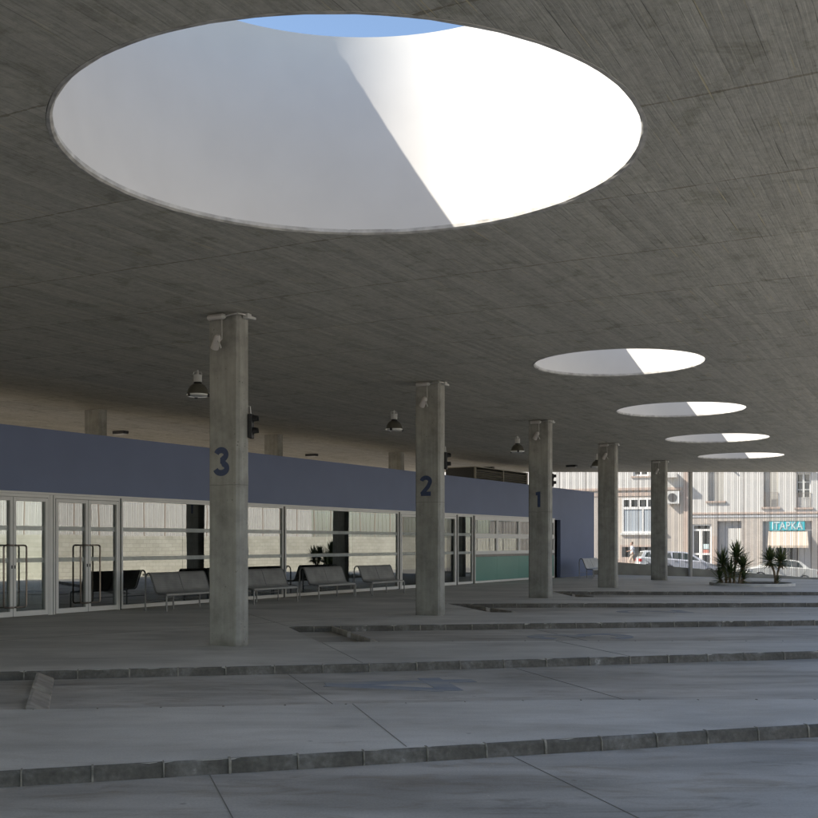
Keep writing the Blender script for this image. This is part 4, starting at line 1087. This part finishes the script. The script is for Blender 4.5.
# sign
s = tag(empty('shop_sign', FO, FA), 'turquoise shop sign with white lettering above the cream awning', 'sign')
q = rect(769.2,805,521.6,530.6); bx(s, 'board', M_sign, q[0], q[1], q[2], q[3], -.10, -.003, .01)
tx = bpy.data.curves.new('lettering', 'FONT'); tx.body = 'ITAPKA'; tx.size = (q[3]-q[2])*1.18; tx.extrude = .012; tx.offset = .012; tx.align_x = 'CENTER'; tx.align_y = 'CENTER'; tx.space_character = 1.02
to = bpy.data.objects.new('tmp_text', tx); COL.objects.link(to); bpy.context.view_layer.update()
me = bpy.data.meshes.new_from_object(to.evaluated_get(bpy.context.evaluated_depsgraph_get())); bpy.data.objects.remove(to)
w_ = max(v.co.x for v in me.vertices)-min(v.co.x for v in me.vertices); kx = (q[1]-q[0]-.35)/w_
for v in me.vertices: v.co = Vector(((q[0]+q[1])/2 + v.co.x*kx, -.115-v.co.z, (q[2]+q[3])/2 + v.co.y))
me.materials.clear(); me.materials.append(M_signtext); lo_ = bpy.data.objects.new('lettering', me); COL.objects.link(lo_); lo_.parent = s
# awning
r = tag(empty('awning', FO, FA), 'cream fabric awning sloping out below the turquoise sign', 'awning')
u0, u1 = fu(768.5), fu(807.5); zt_, zb_ = fz(788,531.2), fz(788,545.5); v0, v1 = fu(770), fu(811)
mb = MB()
A = [(u0,-.02,zt_), (u1,-.02,zt_), (u1+.05,-1.0,zb_), (u0-.05,-1.0,zb_)]
B = [(p[0],p[1]+.01,p[2]-.02) for p in A]
va = [mb.bm.verts.new(p) for p in A]; vb = [mb.bm.verts.new(p) for p in B]
mb.bm.faces.new(va); mb.bm.faces.new(vb[::-1])
for i in range(4): mb.bm.faces.new((va[i], vb[i], vb[(i+1)%4], va[(i+1)%4]))
mb.build('canopy_cloth', M_awning, r)
mb = MB(); mb.box((u0-.05,-1.01,zb_-.16), (u1+.05,-.995,zb_-.021)); mb.build('valance', M_awning, r)
mb = MB(); mb.cyl(.02, (u0+.02,-.03,zb_+.1), (u0+.02,-.98,zb_-.03), 6); mb.cyl(.02, (u1-.02,-.03,zb_+.1), (u1-.02,-.98,zb_-.03), 6); mb.build('arm', M_steel, r)
# neighbours further along, to close the street (also mirrored)
def plain_house(name, loc, rz, W, H, label, m, rows, n):
    r = tag(empty(name, loc, rz), label, 'building'); hs = []
    for rw in rows:
        for i in range(n): u = W*(i+.5)/n; hs.append((u-.55,u+.55,rw,rw+1.7))
    mb = MB(); cell_wall(mb, 0, W, -4, H, hs); mb.build('wall', m, r)
    bx(r, 'rear_wall', m, 0, W, -4, H, .9, 8)
    for h in hs: bx(r, 'window', M_darkglass, h[0], h[1], h[2], h[3], .25, .3)
    mb = MB(); mb.box((-.1,-.2,H+.001), (W+.1,8.2,H+.25)); mb.build('cornice', M_facwhite, r)
    return r
plain_house('town_house', (33.5,-8,0), math.atan2(3,1), 30, 7.5, 'long white building beyond the right-hand wall, mirrored in the left glazing', M_facwhite, (1.4,4.6), 9)
plain_house('town_house', (43.2,21,0), math.atan2(3,1), 34, 8.5, 'white building with two window rows beyond the right-hand wall, mirrored in the middle glazing', M_facwhite, (1.4,4.8), 8)

# ------------------------------------------------------------------ cars
def make_car(kind, paint, label, group='cars parked in the street'):
    r = tag(empty('parked_car', (0,0,0)), label, 'car', group)
    # side profiles, x forward from the rear bumper, front at the right (+x)
    if kind == 'sedan':
        Ln, Wd, wr, w0, w1 = 4.45, 1.70, .30, .92, 3.58
        body = [(0,.38),(.0,.62),(.05,.86),(.16,.93),(.75,.97),(3.10,.93),(3.75,.82),(4.25,.68),(4.42,.55),(4.45,.36),(4.30,.22)]
        top = [(.62,.95),(1.15,1.33),(1.45,1.40),(2.25,1.42),(2.55,1.38),(3.25,.92)]
        wins = [[(1.02,.99),(1.28,1.28),(1.50,1.33),(1.72,1.345),(1.72,.98)], [(1.78,.98),(1.78,1.345),(2.28,1.345),(2.45,1.32),(2.90,.98)]]
    else:
        Ln, Wd, wr, w0, w1 = 3.95, 1.66, .30, .68, 3.18
        body = [(0,.36),(.0,.60),(.04,.90),(.10,.95),(2.85,.93),(3.35,.84),(3.78,.68),(3.92,.52),(3.95,.36),(3.82,.22)]
        top = [(.10,.94),(.30,1.34),(.55,1.43),(1.6,1.46),(2.0,1.40),(2.95,.92)]
        wins = [[(.35,.99),(.46,1.27),(.68,1.34),(.80,.99)], [(.86,.99),(.86,1.36),(1.42,1.375),(1.42,.98)], [(1.48,.98),(1.48,1.375),(1.75,1.36),(1.95,1.31),(2.52,.98)]]
    base = [(Ln-.15,.22)]
    def arch(cx, n=10, R_=.36): return [(cx+R_*math.cos(R(180*i/n)), .22+R_*.95*math.sin(R(180*i/n))) for i in range(n+1)]
    poly = body + arch(w1) + arch(w0) + [(.12,.22)]
    mb = MB(); sec = []
    for yy, ins in ((-Wd/2,.05), (-Wd/2+.06,0), (Wd/2-.06,0), (Wd/2,.05)):
        sec.append([mb.bm.verts.new((min(max(x, ins), Ln-ins), yy, z-(.03 if ins and z>.8 else 0))) for x, z in poly])
    n = len(poly)
    for A, B in zip(sec, sec[1:]):
        for i in range(n): mb.bm.faces.new((A[i], A[(i+1)%n], B[(i+1)%n], B[i]))
    for S in (sec[0], sec[-1]):
        f_ = mb.bm.faces.new(S)
        bmesh.ops.triangulate(mb.bm, faces=[f_])
    mb.build('body', paint, r, smooth='angle')
    def hw(z): return Wd/2 - .05 - max(0, (z-.93))*.38
    mb = MB(); A = [mb.bm.verts.new((x, -hw(z), z)) for x, z in top]; B = [mb.bm.verts.new((x, hw(z), z)) for x, z in top]
    for i in range(len(top)-1): mb.bm.faces.new((A[i], A[i+1], B[i+1], B[i]))
    mb.bm.faces.new(A); mb.bm.faces.new(B[::-1]); mb.build('cabin', paint, r, bevel=.02)
    for wn in wins:
        for sgn in (-1, 1):
            mb = MB(); A = [mb.bm.verts.new((x, sgn*(hw(z)+.008), z)) for x, z in wn]; B = [mb.bm.verts.new((x, sgn*(hw(z)-.02), z)) for x, z in wn]
            mb.bm.faces.new(A); mb.bm.faces.new(B[::-1])
            for i in range(len(wn)): mb.bm.faces.new((A[i], A[(i+1)%len(wn)], B[(i+1)%len(wn)], B[i]))
            mb.build('side_window', M_carglass, r)
    for i0, i1, nm in ((0,1,'rear_window'), (len(top)-2,len(top)-1,'windscreen')):
        p, q_ = Vector((top[i0][0],0,top[i0][1])), Vector((top[i1][0],0,top[i1][1])); d_ = q_-p; nrm = Vector((-d_.z,0,d_.x)).normalized()
        if nrm.z < 0: nrm = -nrm
        mb = MB(); a_ = p+d_*.1+nrm*.01; b_ = p+d_*.9+nrm*.01
        mb.face([(a_.x,-hw(a_.z)+.08,a_.z),(b_.x,-hw(b_.z)+.08,b_.z),(b_.x,hw(b_.z)-.08,b_.z),(a_.x,hw(a_.z)-.08,a_.z)]); mb.build(nm, M_carglass, r)
    for wx in (w0, w1):
        for sgn in (-1, 1):
            y0 = sgn*(Wd/2-.20); y1 = sgn*(Wd/2-.01)
            mb = MB(); mb.cyl(wr, (wx,y0,wr), (wx,y1,wr), 24); wh_ = mb.build('wheel', M_tyre, r, bevel=.02, smooth='angle')
            mb = MB(); mb.cyl(wr*.64, (wx,y1-sgn*.01,wr), (wx,y1+sgn*.008,wr), 20); mb.build('rim', M_rim_alloy, wh_)
    for sgn in (-1, 1):
        mb = MB(); mb.box((Ln-.30,sgn*Wd/2-.01 if sgn>0 else -Wd/2-.012,.56), (Ln-.06,sgn*Wd/2+.012 if sgn>0 else -Wd/2+.01,.70)); mb.box((Ln-.14, min(sgn*.48,sgn*.80), .53), (Ln+.005, max(sgn*.48,sgn*.80), .67)); mb.build('headlight', M_clear, r, bevel=.02)
        mb = MB(); mb.box((-.012,min(sgn*.52,sgn*.835),.64), (.10,max(sgn*.52,sgn*.835),.84)); mb.box((.02,sgn*Wd/2-.012,.64),(.18,sgn*Wd/2+.012,.82)); mb.build('taillight', M_red, r, bevel=.015)
        mb = MB(); mb.box((wins[-1][-1][0]-.05,min(sgn*Wd/2,sgn*(Wd/2+.16)),.94), (wins[-1][-1][0]+.07,max(sgn*Wd/2,sgn*(Wd/2+.16)),1.06)); mb.build('mirror', paint, r, bevel=.02)
    mb = MB(); mb.box((.25,-Wd/2-.010,.26), (Ln-.3,-Wd/2+.01,.32)); 
    for wn in wins[-2:]: mb.box((wn[0][0]+.12,-Wd/2-.014,.80), (wn[0][0]+.32,-Wd/2,.83))
    mb.build('trim', M_black, r)
    return r
def place_car(c, x0, D, flip=False):
    """x0 = world X of the left end of the car; the street slopes at 7.2 %"""
    sl_a = math.atan(.072)
    if flip: c.rotation_euler = (0, -sl_a, math.pi); c.location = (x0, D, st_z(x0)-.12)
    else: c.rotation_euler = (0, sl_a, 0); c.location = (x0, D, st_z(x0)-.12)
cA = make_car('hatch', P_silver, 'silver hatchback seen between the farthest column and the screen post'); place_car(cA, (655.5-CX)/FPX*69, 69)
cB = make_car('sedan', P_white, 'cream white saloon parked behind the right-hand yucca'); place_car(cB, 0, 66)
xr = (745.5-CX)/FPX*65.2; cB.location = (xr+4.44, 66, st_z(xr+4.44)-.12); cB.rotation_euler = (0, -math.atan(.072), math.pi)
cC = make_car('hatch', P_pale, 'pale grey hatchback whose red tail lamp shows beside the woman walking'); place_car(cC, (640-CX)/FPX*73, 74.2)

# ------------------------------------------------------------------ woman walking
def skin_body(name, joints, edges, m, parent, root=0, sub=2):
    me = bpy.data.meshes.new(name); me.from_pydata([j[0] for j in joints], edges, [])
    o = bpy.data.objects.new(name, me); COL.objects.link(o); me.materials.append(m)
    md = o.modifiers.new('skin', 'SKIN'); md.use_smooth_shade = True
    for i, j in enumerate(joints):
        v = me.skin_vertices[0].data[i]; rr = j[1]; v.radius = rr if isinstance(rr, tuple) else (rr, rr); v.use_root = (i == root)
    s_ = o.modifiers.new('sub', 'SUBSURF'); s_.levels = sub; s_.render_levels = sub
    if parent: o.parent = parent
    return o
pX = (632.5-CX)/FPX*75
per = tag(empty('person', (pX, 75, st_z(pX)+.01), 0), 'woman in a loose white top and beige trousers walking left past the tan house', 'person')
per.scale = (1.08,1.08,1.06)
# she walks towards -x
J = [((0,0,.95),.115), ((0,0,1.10),.10), ((-.02,0,1.28),.12), ((-.03,0,1.42),.09), ((-.05,0,1.50),.05), ((-.07,0,1.58),.085), ((-.08,0,1.68),.085),
     ((-.03,-.16,1.40),.05), ((-.14,-.20,1.16),.038), ((-.36,-.18,1.10),.028), ((-.44,-.17,1.10),.024),
     ((-.03,.16,1.40),.05), ((.08,.20,1.14),.038), ((-.08,.20,.94),.028), ((-.14,.19,.90),.024),
     ((-.02,-.09,.88),.085), ((-.22,-.09,.50),.058), ((-.20,-.09,.10),.036), ((-.34,-.09,.04),.03),
     ((.02,.09,.88),.085), ((.12,.09,.48),.058), ((.38,.09,.17),.036), ((.32,.09,.05),.03)]
E = [(0,1),(1,2),(2,3),(3,4),(4,5),(5,6),(3,7),(7,8),(8,9),(9,10),(3,11),(11,12),(12,13),(13,14),(0,15),(15,16),(16,17),(17,18),(0,19),(19,20),(20,21),(21,22)]
skin_body('body', J, E, M_skin, per)
Js = [((0,0,.86),(.17,.15)), ((0,0,1.10),(.135,.12)), ((-.02,0,1.30),(.15,.13)), ((-.03,0,1.44),(.09,.09)), ((-.03,-.17,1.40),.07), ((-.14,-.21,1.17),.06), ((-.03,.17,1.40),.07), ((.08,.21,1.15),.06)]
skin_body('shirt', Js, [(0,1),(1,2),(2,3),(3,4),(4,5),(3,6),(6,7)], M_shirt, per)
Jt = [((0,0,.93),.135), ((-.02,-.09,.86),.11), ((-.22,-.09,.50),.082), ((-.20,-.09,.18),.07), ((.02,.09,.86),.11), ((.12,.09,.48),.082), ((.35,.09,.21),.065)]
skin_body('trousers', Jt, [(0,1),(1,2),(2,3),(0,4),(4,5),(5,6)], M_trouser, per)
Jh = [((-.06,0,1.72),.085), ((-.01,0,1.66),.075), ((.03,0,1.56),.04)]
skin_body('hair', Jh, [(0,1),(1,2)], M_hair, per, sub=2)
for x, y, z, a in ((-.24,-.09,.035,0), (.33,.09,.07,35)):
    mb = MB(); mb.box((-.16,-.045,-.035), (.09,.045,.05), Matrix.Translation((x,y,z)) @ Matrix.Rotation(R(a), 4, 'Y')); mb.build('shoe', M_shoe, per, bevel=.02)
mb = MB(); mb.lathe([(0,-.02),(.012,-.01),(0,.03)], 8, Matrix.Translation((-.175,0,1.62))@Matrix.Rotation(R(90),4,'Y')); mb.build('nose', M_skin, per)
hb = tag(empty('handbag', (pX-.20, 74.80, st_z(pX)+.62), 0), 'dark shoulder bag carried by the woman walking', 'bag')
mb = MB(); mb.box((.22,-.05,-.02), (.48,.10,.30)); mb.build('bag', M_shoe, hb, bevel=.03)
mb = MB(); mb.tube([(.26,.0,.30), (.22,.05,.60), (.20,.12,.82), (.30,.05,.6), (.44,.0,.30)], .012); mb.build('strap', M_shoe, hb)

# ------------------------------------------------------------------ planter and yuccas
PC = Vector((13.05, 41.3, 0)); prx, pry = 1.55, 1.7
mb = MB(); SG = 56
def ell(k, z): return [mb.bm.verts.new((PC.x+(prx+k)*math.cos(2*math.pi*i/SG), PC.y+(pry+k)*math.sin(2*math.pi*i/SG), z)) for i in range(SG)]
rg = [ell(0,0), ell(0,.10), ell(-.13,.10), ell(-.13,0)]
for A, B in zip(rg, rg[1:]):
    for i in range(SG): mb.bm.faces.new((A[i], A[(i+1)%SG], B[(i+1)%SG], B[i]))
pl = mb.build('planting_bed', M_rim, bevel=.012); tag(pl, 'low round kerbed planting bed near the far end of the forecourt', 'planter')
mb = MB(); f_ = ell(-.132, .045); mb.bm.faces.new(f_); mb.build('soil', M_soil, pl)
def yucca(loc, stems, label, seed):
    rnd = random.Random(seed)
    r = tag(empty('yucca_plant', loc), label, 'yucca', 'yuccas in the planting bed')
    for (bx_, by_), (tx_, ty_), h, Lf, n in stems:
        pts = [Vector((bx_, by_, 0))]; 
        for k in range(1, 5):
            t = k/4; pts.append(Vector((bx_+(tx_-bx_)*t*t + rnd.uniform(-.015,.015), by_+(ty_-by_)*t*t, h*t)))
        mb = MB(); mb.tube(pts, [.055,.045,.042,.045,.05], 8); mb.build('trunk', M_trunk, r, smooth='angle')
        mb = MB(); dry = MB(); top = pts[-1]
        for i in range(n):
            u = i/(n-1); az = i*2.39996 + rnd.uniform(-.3,.3)
            el = R(88 - 118*u**.85 + rnd.uniform(-9,9))
            tgt = dry if (u > .86 and rnd.random() < .6) else mb
            l = Lf*rnd.uniform(.65,1.25)*(1 if u < .8 else .8); wd = rnd.uniform(.022,.034)
            base = top + Vector((0,0,.10*(1-u)-.14*u))
            d = Vector((math.cos(az)*math.cos(el), math.sin(az)*math.cos(el), math.sin(el)))
            side = Vector((-math.sin(az), math.cos(az), 0)); nrm = side.cross(d).normalized()
            droop = rnd.uniform(.02,.16)*l*(1 if math.sin(el) > -.2 else .3)
            S = []
            for t, ww in ((0,.7),(.2,1),(.5,.9),(.8,.5),(1,.06)):
                p = base + d*l*t + Vector((0,0,-droop*t*t)); S.append((p-side*wd*ww/1.0 + nrm*wd*.35*ww, p, p+side*wd*ww + nrm*wd*.35*ww))
            vs = [[tgt.bm.verts.new(q) for q in row] for row in S]
            for A, B in zip(vs, vs[1:]):
                tgt.bm.faces.new((A[0],A[1],B[1],B[0])); tgt.bm.faces.new((A[1],A[2],B[2],B[1]))
        mb.build('crown', M_leaf, r)
        if len(dry.bm.verts): dry.build('dead_leaves', M_dryleaf, r)
        else: dry.bm.free()
    return r
yucca((12.25,41.1,.04), [((.06,0),(.16,0),1.06,.56,150), ((-.20,.1),(-.36,.1),.76,.60,140), ((.22,-.1),(.34,-.2),.66,.52,120), ((-.12,-.15),(-.14,-.25),.42,.50,90), ((.36,.1),(.46,.15),.22,.42,60), ((-.38,0),(-.48,0),.22,.48,70)],
      'taller many-stemmed yucca, left of the two in the planting bed', 3)
yucca((13.85,41.0,.04), [((.0,0),(-.22,.05),.92,.50,150), ((.06,.03),(.20,-.05),.88,.50,150), ((.03,-.05),(.05,-.1),.12,.2,20)], 'two-headed yucca with bare trunks, right of the two in the planting bed', 5)
